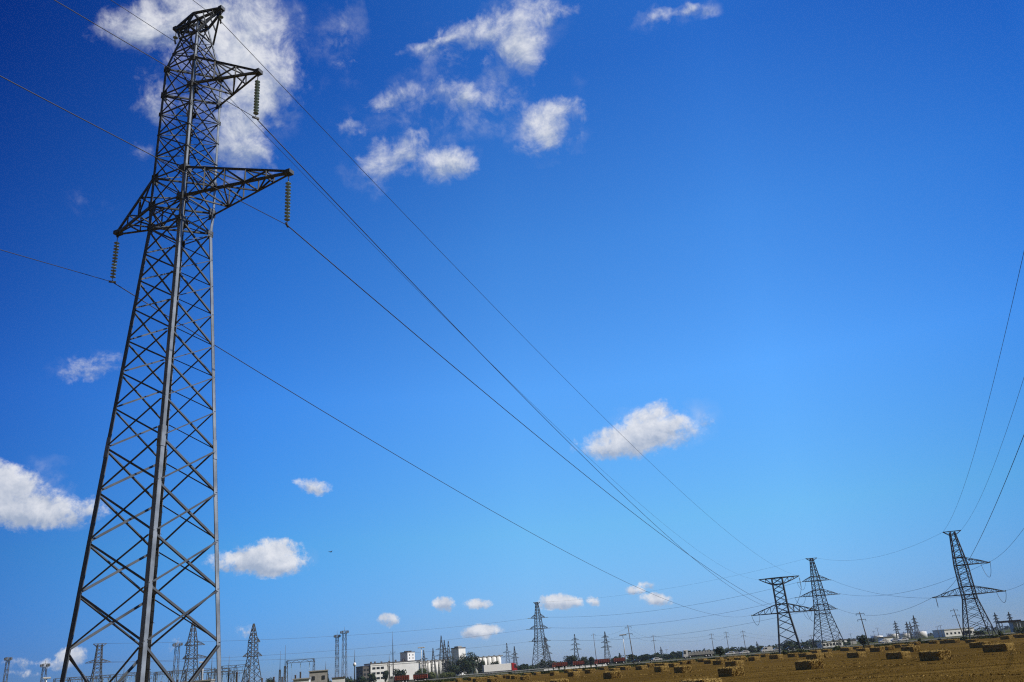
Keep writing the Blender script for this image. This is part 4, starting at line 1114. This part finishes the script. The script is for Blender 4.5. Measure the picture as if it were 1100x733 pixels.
tank(22.6, 900, 5.0, 4.8, 'half hidden storage tank behind the close pair of pylons, third of four')
tank(23.45, 850, 5.6, 5.2, 'white storage tank under the tallest hazy pylon, last of four')
t = building('depot_building', 'long pale depot shed beyond the long-armed pylon', 25.25, 720, 16, 26, 12, 4.6, M_WALL, M_SILVER)
windows(t, -6.03, (-11, -7.5, -4, -.5, 3, 6.5, 10), (1.4,), 1.6, 1.3)
t = building('depot_building', 'small white shed beyond the round tree of the leaning pole', 19.1, 640, 18, 7.0, 5, 3.4, M_WALL)
windows(t, -2.53, (-2, 1.6), (1.0,), 1.2, 1.2)
t = building('depot_building', 'tiny pale shed beside the small white shed', 19.55, 660, 18, 5.0, 5, 2.6, M_GREYWALL)
t = building('depot_building', 'grey windowless building beside the flat dark canopy', 28.75, 520, -16, 9, 8, 5.0, M_GREYWALL)
t = building('roadside_kiosk', 'long low pale kiosk seen through the foot of the three-armed pylon', 18.3, 520, 14, 13, 5, 3.0, M_WALL, M_SILVER, parapet=.25)
windows(t, -2.53, (-5, -3, -1, 1, 3, 5), (.9,), 1.3, 1.2)
t = building('roadside_kiosk', 'low dark-roofed roadside building behind the lone white car', 21.5, 540, 16, 6, 5, 2.7, M_WALL)
P = spot(28.2, 480); P.z = gz(P.y)
t = thing('canopy', 'flat dark brown canopy roof on thin posts at the roadside', 'canopy', P, R(-14))
m = MB(); m.box(-4.6, 4.6, -3, 3, 5.0, 5.9); m.build('roof_slab', M_BROWN, t)
for x in (-3.8, 3.8):
    for y in (-2.4, 2.4):
        m = MB(); m.bar((x, y, -.5), (x, y, 5), .3, .3); m.build('post', M_SILVER, t)
t = building('substation_house', 'small white substation house under the portal gantry', -15.0, 270, 10, 4.6, 4, 3.7, M_WALL, M_SILVER, parapet=.25)
windows(t, -2.03, (-1.2, 1.2), (1.4,), .9, 1.1)
t = building('substation_house', 'dull concrete substation house with a flat roof past the portal gantry', -14.0, 300, 14, 5.8, 5, 6.0, M_CONC, M_CONC, parapet=.3)
windows(t, -2.53, (-1.6, 1.6), (3.4,), 1.0, 1.2)
t = building('substation_house', 'low pale flat-roofed house between the near pylon sunny face and the leg', -21.1, 300, 4, 9, 5, 5.6, M_CONC, M_CONC, parapet=.35)
t = building('substation_house', 'small pale roofed hut before the lamp platform masts', -12.75, 360, 12, 5, 4, 3.9, M_WALL, M_BROWN, parapet=.3)

# ------------------------------------------------------------------ trees and bushes
def tree(label, az, d, h, w, kind=0, form='round', group='trees along the road', name='tree', cat='tree', pal=None):
    P = spot(az, d); P.z = gz(P.y) - .05
    t = thing(name, label, cat, P, random.uniform(0, 6.28), group)
    r = random.Random(int(abs(az) * 1000) + int(d))
    m = MB(); th = h * (.55 if form != 'bush' else .3)
    m.tube([(0, 0, -.3), (r.uniform(-.05, .05) * w, 0, th * .5), (r.uniform(-.06, .06) * w, r.uniform(-.06, .06) * w, th)], [.035 * h, .026 * h, .012 * h], 7)
    for i in range(5):
        q = r.uniform(0, 6.28); z = th * r.uniform(.35, .9)
        m.tube([(0, 0, z), (math.cos(q) * w * .2, math.sin(q) * w * .2, z + h * .12), (math.cos(q) * w * .34, math.sin(q) * w * .34, z + h * .24)], [.014 * h, .009 * h, .004 * h], 5)
    m.build('trunk' if form != 'bush' else 'stems', M_TRUNK, t)
    ls = max(.16, d * .00115)
    lobes = []
    if form == 'cone':
        for k in range(7):
            f = k / 6; lobes.append((Vector((r.gauss(0, .04) * w, r.gauss(0, .04) * w, h * (.16 + .78 * f))), w * .5 * (1 - f * .85), h * .12))
    else:
        nl = 9 if form == 'round' else 6
        for k in range(nl):
            q = r.uniform(0, 6.28); rr = w * .5 * math.sqrt(r.random()) * .62
            z = h * (r.uniform(.32, .82) if form == 'round' else r.uniform(.2, .65))
            sz = w * r.uniform(.17, .30)
            lobes.append((Vector((math.cos(q) * rr, math.sin(q) * rr, z)), sz, sz * r.uniform(.7, 1.0) * min(1.4, h / w + .2)))
        lobes.append((Vector((0, 0, h * .55)), w * .34, h * .32))
    n = int(min(1600, max(200, 9.5 * w * h / ls ** 2)))
    vs = []; fs = []
    tot = sum(l[1] ** 2 for l in lobes)
    for c, a, b_ in lobes:
        for i in range(int(n * a * a / tot) + 4):
            dv = Vector((r.gauss(0, 1), r.gauss(0, 1), r.gauss(0, 1))).normalized()
            rad = r.uniform(.55, 1.0) ** .6 * (1.12 if r.random() < .12 else 1)
            p = c + Vector((dv.x * a, dv.y * a, dv.z * b_)) * rad
            if p.z < .1: continue
            nn = (dv + Vector((r.gauss(0, .6), r.gauss(0, .6), r.gauss(0, .6)))).normalized()
            x = nn.cross(Vector((r.random() - .5, r.random() - .5, r.random() - .5))).normalized(); y = nn.cross(x)
            s = ls * r.uniform(.6, 1.25); k = len(vs)
            vs += [tuple(p - x * s * .6), tuple(p - y * s * .45), tuple(p + x * s * .6), tuple(p + y * s * .45)]
            fs.append((k, k + 1, k + 2, k + 3))
    m = MB(); m.add(vs, fs); m.build('crown', M_LEAF[kind], t)
    return t
TREES = [
 ('low dark shrub against the dark wing of the white factory', -9.82, 520, 7.2, 4.4, 1, 'round'),
 ('rounded dark tree before the white factory, under the tall rod mast', -8.85, 500, 6.4, 8.4, 1, 'round'),
 ('green tree before the white factory next to the white floodlight mast', -7.6, 500, 5.8, 9.2, 0, 'round'),
 ('light green bush beyond the orange trailer, in front of the hazy pylons', -6.95, 470, 3.9, 7.2, 2, 'bush'),
 ('light green bush between the orange trailer and the dark wood', -5.95, 470, 3.6, 9.6, 2, 'bush'),
 ('dark tree at the near edge of the wood before the pale tower block', -5.75, 560, 12.0, 10.5, 1, 'round'),
 ('broad dark tree in the middle of the wood by the silos', -5.0, 550, 12.4, 11, 1, 'round'),
 ('tallest dark tree at the edge of the wood beside the silos', -4.15, 540, 13.0, 11.5, 1, 'round'),
 ('dark green tree filling the gap below the tallest tree of the wood', -4.5, 520, 8.0, 10.0, 1, 'round'),
 ('green tree at the foot of the wood toward the orange trailer', -5.4, 520, 7.4, 10.0, 1, 'round'),
 ('small round tree in front of the pale silos, over the white trailer', -2.78, 520, 7.0, 5.4, 1, 'round'),
 ('wide dark bush just ahead of the red cab', -0.96, 520, 3.9, 7.8, 1, 'round'),
 ('low bush between the red cab and the grey three-tier pylon', -0.3, 540, 2.2, 5.0, 0, 'bush'),
 ('dark upright tree at the foot of the grey three-tier pylon', 0.3, 540, 6.8, 3.4, 1, 'round'),
 ('dark tree behind the cab of the foremost orange grain lorry', 0.85, 550, 4.8, 6.4, 1, 'round'),
 ('broad domed tree above the first pair of orange trailers', 2.18, 560, 6.8, 10.6, 1, 'round'),
 ('dark tree between the two orange grain lorries, farther from the domed tree', 3.54, 560, 5.2, 5.6, 1, 'round'),
 ('dark tree next to the broad domed tree, toward the stout pole', 2.95, 550, 5.4, 5.2, 1, 'round'),
 ('small dark tree past the rearmost orange trailer', 4.83, 550, 3.4, 4.0, 1, 'round'),
 ('dark pointed conifer beside the pale floodlight mast', 5.31, 560, 6.6, 2.6, 1, 'cone'),
 ('bushy tree right behind the thickest leaning pole', 6.2, 520, 4.9, 6.0, 1, 'round'),
 ('low tree first in the row past the thickest leaning pole', 6.87, 560, 3.6, 7.4, 1, 'round'),
 ('low tree in the row right behind the slim pole', 7.55, 560, 3.9, 8.0, 1, 'round'),
 ('low wide tree in the row beyond the slim pole', 8.35, 580, 3.4, 10.0, 1, 'round'),
 ('tree at the end of the row before the flatbed lorry cab', 9.1, 600, 4.6, 6.0, 1, 'round'),
 ('hazy tree behind the flatbed lorry, near its cab', 9.95, 640, 3.6, 6.0, 1, 'round'),
 ('hazy tree behind the middle of the flatbed lorry', 10.6, 680, 4.0, 7.0, 1, 'round'),
 ('round dark green tree standing alone at the roadside in front of the flatbed tail', 11.66, 270, 3.7, 2.7, 1, 'round'),
 ('small tree between the round roadside tree and the white cars', 12.15, 600, 3.0, 4.0, 1, 'round'),
 ('dark tree past the second white car', 13.6, 580, 4.0, 6.0, 1, 'round'),
 ('low tree above the cab of the white van', 14.2, 600, 4.4, 6.4, 0, 'round'),
 ('dark broad tree between the legs of the flat-topped pylon', 15.84, 480, 5.0, 8.2, 1, 'round'),
 ('low dark tree beyond the flat-topped pylon', 16.76, 540, 3.6, 7.4, 1, 'round'),
 ('thin dark conifer between the two middle pylons', 16.7, 560, 5.4, 1.6, 1, 'cone'),
 ('small dark tree before the foot of the three-armed pylon', 17.5, 560, 3.2, 5.0, 1, 'round'),
 ('round dark tree touching the leaning pole', 20.2, 300, 3.6, 3.4, 1, 'round'),
 ('tall dark pointed tree near the portal gantry and the concrete house', -13.44, 330, 6.2, 2.2, 1, 'cone'),
 ('low broad tree before the lamp platform masts', -12.3, 370, 4.4, 6.0, 1, 'round'),
 ('dark tree at the foot of the pointed pylon', -18.5, 330, 5.6, 4.4, 1, 'round'),
 ('low dark tree between the pointed pylon and the portal gantry', -16.95, 340, 5.0, 7.0, 1, 'round'),
 ('low tree at the dark end of the white factory', -10.6, 480, 5.4, 6.0, 1, 'round'),
 ('low tree between the lamp platform masts and the factory', -11.3, 470, 4.6, 7.0, 1, 'round'),
 ('tree between the small white sheds and the first tank', 20.75, 600, 3.0, 5.0, 1, 'round'),
 ('low tree at the foot of the pale depot shed', 25.9, 560, 3.0, 6.0, 1, 'round'),
 ('low tree behind the long-armed pylon foot', 26.6, 480, 2.6, 6.0, 0, 'round'),
 ('low tree beneath the flat dark canopy', 28.7, 430, 2.6, 7.0, 0, 'round'),
 ('dark tree deep inside the wood, between its broad and its tallest tree', -4.6, 580, 11.5, 10.5, 1, 'round'),
 ('dark tree at the end of the wood by the rear of the white trailer', -3.7, 530, 8.0, 7.5, 1, 'round'),
]
for tr in TREES: tree(*tr)
BUSH = [
 ('weedy bush at the near foot of the flat-topped pylon', 15.6, 236, 1.4, 2.2, 2), ('weedy bush at the far foot of the flat-topped pylon', 16.5, 236, 1.2, 2.6, 2),
 ('green bush at the near foot of the long-armed pylon', 25.75, 214, 1.0, 2.0, 0), ('green bush at the far foot of the long-armed pylon', 27.25, 224, .9, 2.2, 2), ('taller narrow bush just past the long-armed pylon', 27.6, 250, 1.9, 1.4, 0),
 ('low bush at the verge below the third storage tank', 23.35, 258, 1.6, 1.2, 0), ('low bush at the verge below the pale depot', 24.4, 250, 1.0, 1.6, 2), ('low bush at the verge under the three-armed pylon', 18.7, 300, 1.3, 3.0, 2),
 ('small dark bush on the verge in front of the white box trailer', -1.85, 300, 1.3, 1.6, 1),
]
for lab, az, d, h, w, k in BUSH: tree(lab, az, d, h, w, k, 'bush', 'bushes on the verge', 'bush', 'bush')
# the tree belt beyond the road: reads as one dark mass
vs = []; fs = []
for i in range(9000):
    az = random.uniform(-2.2, 19.5); d = random.uniform(590, 690)
    if 9.4 < az < 13 and random.random() < .45: continue
    prof = .55 + .45 * math.sin(az * 6.1 + 2 * math.sin(az * 2.3)) * math.sin(az * 3.3 + 1)
    hmax = 1.2 + 3.4 * prof
    p = spot(az, d, -0.8 + hmax * random.random() ** .8)
    s = random.uniform(.5, 1.1); q = random.uniform(0, 6.28); k = len(vs)
    x = Vector((math.cos(q), math.sin(q), random.uniform(-.5, .5))) * s; y = Vector((random.uniform(-.5, .5), random.uniform(-.5, .5), 1)) * s * .6
    vs += [tuple(p - x), tuple(p - y), tuple(p + x), tuple(p + y)]; fs.append((k, k + 1, k + 2, k + 3))
m = MB(); m.add(vs, fs); tag(m.build('tree_belt', M_LEAF[1]), 'low dark belt of trees and scrub beyond the road', 'woodland', None, 'stuff')
# far wood along the horizon, reads as one dark band
vs = []; fs = []
for i in range(5200):
    az = random.uniform(-34, 34); d = random.uniform(1250, 1700)
    hmax = 3.0 + 3.2 * (math.sin(az * 1.9) * math.sin(az * .73 + 1) + .3) + random.uniform(0, 1.6)
    p = spot(az, d, -0.8 + random.uniform(0, max(1.0, hmax)))
    s = random.uniform(1.2, 2.8); q = random.uniform(0, 6.28); k = len(vs)
    x = Vector((math.cos(q), math.sin(q), random.uniform(-.4, .4))) * s; y = Vector((random.uniform(-.5, .5), random.uniform(-.5, .5), 1)) * s * .6
    vs += [tuple(p - x), tuple(p - y), tuple(p + x), tuple(p + y)]; fs.append((k, k + 1, k + 2, k + 3))
m = MB(); m.add(vs, fs); tag(m.build('far_wood', M_LEAF[1]), 'low dark band of far-off woodland along the horizon', 'woodland', None, 'stuff')

# ------------------------------------------------------------------ roadside fittings
def guardrail(x0, x1, label):
    t = thing('guardrail', label, 'guardrail', (x0, rd(x0) - 6.6, ZR), math.atan(.03), 'steel guardrails beside the road')
    ln = x1 - x0
    m = MB(); prof = [(0, .45), (-.06, .52), (0, .6), (-.06, .68), (0, .76)]
    for (y0, z0), (y1, z1) in zip(prof, prof[1:]):
        m.add([(0, y0, z0), (ln, y0, z0), (ln, y1, z1), (0, y1, z1)], [(0, 1, 2, 3)])
        m.add([(0, y0 + .01, z0), (ln, y0 + .01, z0), (ln, y1 + .01, z1), (0, y1 + .01, z1)], [(3, 2, 1, 0)])
    m.build('rail', M_SILVER, t)
    p = None
    for i in range(int(ln / 4) + 1):
        if p is None:
            m = MB(); m.box(-.06, .06, .02, .14, -.4, .78); p = m.build('post', M_SILVER, t); q = p
        else:
            q = p.copy(); COL.objects.link(q); q.parent = t
        q.location = (min(i * 4, ln - .1), 0, 0)
guardrail(-36, 2.5, 'grey guardrail in front of the red cab lorry, ending at the white blocks')
b0 = None
ORDN = ['first', 'second', 'third', 'fourth', 'fifth', 'sixth', 'seventh', 'eighth', 'ninth', 'tenth', 'eleventh', 'last']
for i, az in enumerate((0.49, 0.79, 1.15, 1.52, 1.91, 2.21, 2.51, 2.85, 3.21, 3.57, 3.96, 4.29)):
    if b0 is None:
        m = MB(); m.prism([(-.32, 0), (.32, 0), (.26, .3), (.16, .42), (.13, .95), (-.13, .95), (-.16, .42), (-.26, .3)], -1.0, 1.0)
        o = b0 = m.build('concrete_barrier', M_WHITE, None, .03)
    else: o = b0.copy(); COL.objects.link(o)
    y = 394.5
    o.location = (y * math.tan(R(az)), y, -.66 + random.uniform(-.03, .03)); o.rotation_euler = (0, 0, math.pi / 2 + random.gauss(0, .05)); o.scale = (1, random.uniform(.72, 1.02), random.uniform(.88, 1.02))
    tag(o, 'white concrete block, %s in the roadside row counted from the three-tier pylon' % ORDN[i], 'concrete block', 'white concrete blocks lining the road')

# ------------------------------------------------------------------ vehicles (x forward, wheels on z = 0)
HEAD = math.atan(.03)
def wheel(t, x, y, r=.5, w=.3, mat=M_TYRE):
    m = MB(); m.lathe([(r * .5, -w / 2), (r * .92, -w / 2), (r, -w * .3), (r, w * .3), (r * .92, w / 2), (r * .5, w / 2)], 16, (x, y, r), 'y'); o = m.build('wheel', mat, t)
    m = MB(); m.lathe([(.03, -w / 2 - .01), (r * .55, -w / 2 - .02), (r * .55, w / 2 + .02), (.03, w / 2 + .01)], 12, (x, y, r), 'y'); m.build('rim', M_SILVER, o)
def cab(t, x0, x1, h, mat, w=2.4, z0=.75, nose=0):
    m = MB(); m.prism([(x0, z0), (x1 - .02, z0), (x1, z0 + .9), (x1 - .12, z0 + 1.15), (x1 - .42, h - .18), (x1 - .65, h), (x0, h)], -w / 2, w / 2); c = m.build('cab', mat, t, .06)
    m = MB()
    m.add([(x1 - .125 + .02, -w / 2 + .12, z0 + 1.2), (x1 - .125 + .02, w / 2 - .12, z0 + 1.2), (x1 - .385 + .02, w / 2 - .18, h - .3), (x1 - .385 + .02, -w / 2 + .18, h - .3)], [(0, 1, 2, 3)]); m.build('windscreen', M_WINDOW, c)
    for s in (-1, 1):
        y = s * (w / 2 + .012); m = MB()
        m.add([(x1 - 1.35, y, z0 + 1.15), (x1 - .42, y, z0 + 1.15), (x1 - .62, y, h - .35), (x1 - 1.35, y, h - .35)], [(0, 1, 2, 3)]); m.build('side_window', M_WINDOW, c)
        m = MB(); m.box(x1 - .25, x1 - .1, s * w / 2 + s * .05 - .08 + s * .12, s * w / 2 + s * .05 + .08 + s * .12, z0 + 1.2, z0 + 1.85); m.build('mirror', M_CHASSIS, c)
        m = MB(); m.box(x1 - .03, x1 + .03, s * w * .36 - .2, s * w * .36 + .2, z0 + .12, z0 + .34); m.build('headlight', M_SILVER, c)
    m = MB(); m.box(x1 - .15, x1 + .08, -w / 2, w / 2, z0 - .4, z0 + .02); m.build('bumper', M_CHASSIS, c, .03)
def place(az, lane, left, name, label, cat, group=None, dz=0):
    y = rd(0) + lane; x = y * math.tan(R(az)); y = rd(x) + lane
    return thing(name, label, cat, (x, y, ZR + .005 + dz), HEAD + (math.pi if left else 0), group)
# box lorry, heading away along the road to the right
t = place(-2.62, -2.6, False, 'articulated_lorry', 'long white box trailer pulled by a dark red cab on the road', 'lorry')
t.rotation_euler.z = R(21)
m = MB(); m.box(-6.9, 6.2, -1.25, 1.25, 1.15, 4.0); bx = m.build('trailer_box', M_WHITE, t, .05)
m = MB(); m.box(-6.93, -6.905, -1.2, 1.2, 1.2, 3.95); m.build('rear_door', M_GREYWALL, bx)
m = MB(); m.box(-6.8, 6.1, -1.27, 1.27, 1.05, 1.15); m.build('side_rail', M_SILVER, bx)
m = MB(); m.box(-6.7, 8.4, -.5, .5, .6, 1.04); m.box(-2.2, 2.4, -1.1, 1.1, .45, 1.0); m.build('chassis', M_CHASSIS, t)
cab(t, 6.6, 9.0, 3.75, M_RED)
m = MB(); m.prism([(6.6, 3.76), (8.2, 3.76), (7.2, 4.15), (6.6, 4.2)], -1.1, 1.1); m.build('roof_deflector', M_RED, t)
for x in (-5.6, -4.3, -3.0, 5.4, 8.1):
    for y in (-1.05, 1.05): wheel(t, x, y)
# flatbed lorry heading left
t = place(10.35, 2.6, True, 'flatbed_lorry', 'flatbed lorry with a white cab and a low grey trailer of lumpy load', 'lorry')
m = MB(); m.box(-7.0, 4.6, -1.25, 1.25, 1.15, 2.05); m.build('trailer_bed', M_GREYWALL, t, .03)
m = MB()
for i in range(9):
    x = -6.2 + i * 1.25; h = .35 + .35 * abs(math.sin(i * 2.3)); m.box(x - .45, x + .4, -.9, .9, 2.06, 2.06 + h)
m.build('load', M_CONC, t, .1)
m = MB(); m.box(-6.8, 6.8, -.5, .5, .55, 1.1); m.box(-3, 3, -1.15, 1.15, .5, 1.1); m.build('chassis', M_CHASSIS, t)
cab(t, 4.95, 7.2, 3.7, M_WHITE)
for x in (-5.8, -4.5, -3.2, 4.2, 6.3):
    for y in (-1.05, 1.05): wheel(t, x, y)
def grain_body(t, x0, x1, z0, z1, mat, tarp=False):
    m = MB(); m.box(x0, x1, -1.22, 1.22, z0, z1)
    n = 6
    for i in range(n + 1):
        x = x0 + .05 + (x1 - x0 - .1) * i / n
        for s in (-1, 1): m.box(x - .05, x + .05, *sorted((s * 1.221, s * 1.29)), z0, z1)
    for s in (-1, 1):
        m.box(x0 + .001, x1 - .001, *sorted((s * 1.223, s * 1.27)), (z0 + z1) / 2 - .05, (z0 + z1) / 2 + .05)
    b_ = m.build('cargo_body', mat, t)
    m = MB()
    if tarp: m.prism([(x0 - .02, z1 + .005), (x1 + .02, z1 + .005), (x1 - .3, z1 + .32), (x0 + .3, z1 + .32)], -1.27, 1.27); m.build('tarpaulin', M_TARP, t)
    else: m.box(x0 + .02, x1 - .02, -1.18, 1.18, z1 + .004, z1 + .12); m.build('cargo_cover', M_BROWN, t)
def lorry(az, lane, lab, cabmat, P=None, group='grain lorries with drawbar trailers'):
    t = place(az, lane, True, 'grain_lorry', lab, 'lorry', group)
    if P: t.location = P
    grain_body(t, -3.6, 1.5, 1.15, 2.6, M_ORANGE)
    m = MB(); m.box(-3.6, 3.3, -.45, .45, .6, 1.14); m.build('chassis', M_CHASSIS, t)
    cab(t, 1.8, 3.6, 2.75, cabmat, 2.35)
    for x in (-2.7, -1.4, 2.7):
        for y in (-1.0, 1.0): wheel(t, x, y, .48)
    return t
def grain_trailer(az, lane, lab, tarp=False, P=None):
    t = place(az, lane, True, 'grain_trailer', lab, 'trailer', 'drawbar trailers of the grain lorries')
    if P: t.location = P
    grain_body(t, -2.6, 2.6, 1.15, 2.55, M_ORANGE, tarp)
    m = MB(); m.box(-2.5, 2.5, -.45, .45, .6, 1.14); m.bar((2.4, 0, .8), (4.3, 0, .75), .14, .14); m.build('chassis', M_CHASSIS, t)
    for x in (-1.7, 1.7):
        for y in (-1.0, 1.0): wheel(t, x, y, .48)
lorry(1.40, 2.6, 'foremost orange grain lorry, bright orange cab by the grey three-tier pylon', M_ORANGE)
grain_trailer(2.63, 2.6, 'orange grain trailer under the broad domed tree')
lorry(4.15, 2.6, 'second orange grain lorry, behind the last white blocks', M_ORANGE)
grain_trailer(5.28, 2.6, 'orange grain trailer beside the pale floodlight mast')
lorry(0, 0, 'grain lorry with a pale cab and orange body below the white factory', M_SILVER, spot(-8.95, 330, -.55))
grain_trailer(0, 0, 'orange trailer covered with a grey tarpaulin below the white factory', True, spot(-7.6, 334, -.55))

def car(az, lane, left, mat, lab, wagon=False, yaw=0):
    t = place(az, lane, left, 'car', lab, 'car', 'cars on the road'); t.rotation_euler.z += R(yaw)
    if wagon == 'van':
        L_, H_ = 5.2, 2.2
        out = [(-2.6, .35), (2.6, .35), (2.62, .95), (2.2, 1.2), (1.5, 2.0), (1.2, H_), (-2.5, H_), (-2.6, 2.0)]
        wins = [[(1.15, 1.25), (2.0, 1.25), (1.45, 1.9), (1.15, 1.95)], [(-.1, 1.3), (.95, 1.3), (.95, 1.95), (-.1, 1.95)]]; ws = [(2.19, 1.24), (1.55, 1.98)]
    else:
        out = [(-2.1, .32), (2.1, .32), (2.15, .62), (2.0, .82), (1.0, .95), (.45, 1.38), (.2, 1.45), (-1.0, 1.46), (-1.5, 1.2), (-2.0, 1.0), (-2.15, .8)]
        wins = [[(-.2, .98), (.85, .98), (.38, 1.34), (-.2, 1.38)], [(-1.45, 1.0), (-.3, .98), (-.3, 1.38), (-.95, 1.38)]]; ws = [(.98, .97), (.46, 1.37)]
    m = MB(); m.prism(out, -.86, .86); b_ = m.build('body', mat, t, .05)
    for s in (-1, 1):
        for wv in wins:
            m = MB(); y = s * .868; m.add([(x, y, z) for x, z in wv], [(0, 1, 2, 3)]); m.build('side_window', M_WINDOW, b_)
    (xa, za), (xb, zb) = ws
    m = MB(); m.add([(xa + .03, -.74, za + .02), (xa + .03, .74, za + .02), (xb + .03, .66, zb), (xb + .03, -.66, zb)], [(0, 1, 2, 3)]); m.build('windscreen', M_WINDOW, b_)
    for s in (-1, 1):
        m = MB(); f = out[2][0]; m.box(f - .06, f + .03, s * .6 - .16, s * .6 + .16, .58, .74); m.build('headlight', M_SILVER, b_)
    k = .62 if wagon != 'van' else .66
    for x in (-1.32 * (1.2 if wagon == 'van' else 1), 1.36 * (1.2 if wagon == 'van' else 1)):
        for y in (-.8, .8): wheel(t, x, y, .33, .2)
car(6.33, -2.6, True, M_DARKCAR, 'dark car low on the road by the thickest leaning pole', yaw=4)
car(7.5, 2.6, True, M_DARKCAR, 'dark car just ahead of the white car under the slim pole')
car(7.72, -2.6, False, M_WHITE, 'white car under the slim pole, close behind a dark car')
car(12.34, -2.6, True, M_WHITE, 'white car under the middle one of three poles in a row')
car(12.74, 2.8, False, M_SILVER, 'pale car half hidden between the two white cars')
car(13.24, -2.6, True, M_WHITE, 'white car under the last one of three poles in a row')
car(14.63, -2.4, True, M_WHITE, 'white van with a dark windscreen near the flat-topped pylon', 'van')
car(15.2, 2.6, True, M_SILVER, 'pale car directly behind the white van')
car(16.1, 2.6, False, M_DARKCAR, 'dark car seen between the legs of the flat-topped pylon')
car(17.0, -2.6, False, M_DARKCAR, 'dark car between the two middle pylons')
car(21.6, -2.6, True, M_WHITE, 'lone white car before the first storage tank')
car(22.72, -2.6, True, M_WHITE, 'white car before the pair of hazy pylons by the tanks')
car(22.3, 2.6, False, M_SILVER, 'pale car farther over the road between two white cars by the tanks')

# ------------------------------------------------------------------ a bird far up
P = spot(-13.3, 120, 0); P.z = 1.75 + 120 * math.tan(R(8.0))
t = thing('bird', 'tiny dark bird flying in the open sky past the near pylon', 'bird', P, 1.0)
m = MB(); m.tube([(-.22, 0, 0), (-.1, 0, .01), (.08, 0, .02), (.2, 0, .03), (.27, 0, .02)], [.02, .06, .07, .045, .01], 8); m.add([(-.2, -.03, 0), (-.2, .03, 0), (-.4, .07, 0), (-.4, -.07, 0)], [(0, 1, 2, 3)])
for s in (-1, 1):
    m.add([(-.07, s * .04, .03), (.1, s * .04, .03), (.12, s * .28, .14), (-.02, s * .28, .13), (-.1, s * .56, .06)], [(0, 1, 2, 3), (3, 2, 4)])
m.build('body', M_BIRD, t)

# ------------------------------------------------------------------ the air
HAZE = 0.00009
hm = bpy.data.materials.new('haze_air'); hm.use_nodes = True
nt = hm.node_tree
for n in list(nt.nodes): nt.nodes.remove(n)
pv = nt.nodes.new('ShaderNodeVolumePrincipled'); out = nt.nodes.new('ShaderNodeOutputMaterial')
pv.inputs['Density'].default_value = HAZE; pv.inputs['Color'].default_value = (0.72, 0.84, 1.0, 1); pv.inputs['Anisotropy'].default_value = 0.2
nt.links.new(pv.outputs[0], out.inputs['Volume'])
m = MB(); m.box(-6200, 6200, -6200, 6200, -2.0, 42)
tag(m.build('haze', hm), 'thin blue haze in the air over the plain', 'haze', None, 'stuff')
scene.cycles.use_denoising = False
scene.cycles.filter_width = 1.2
scene.cycles.sample_clamp_direct = 8
scene.cycles.sample_clamp_indirect = 2
scene.cycles.volume_bounces = 1
scene.cycles.max_bounces = 6
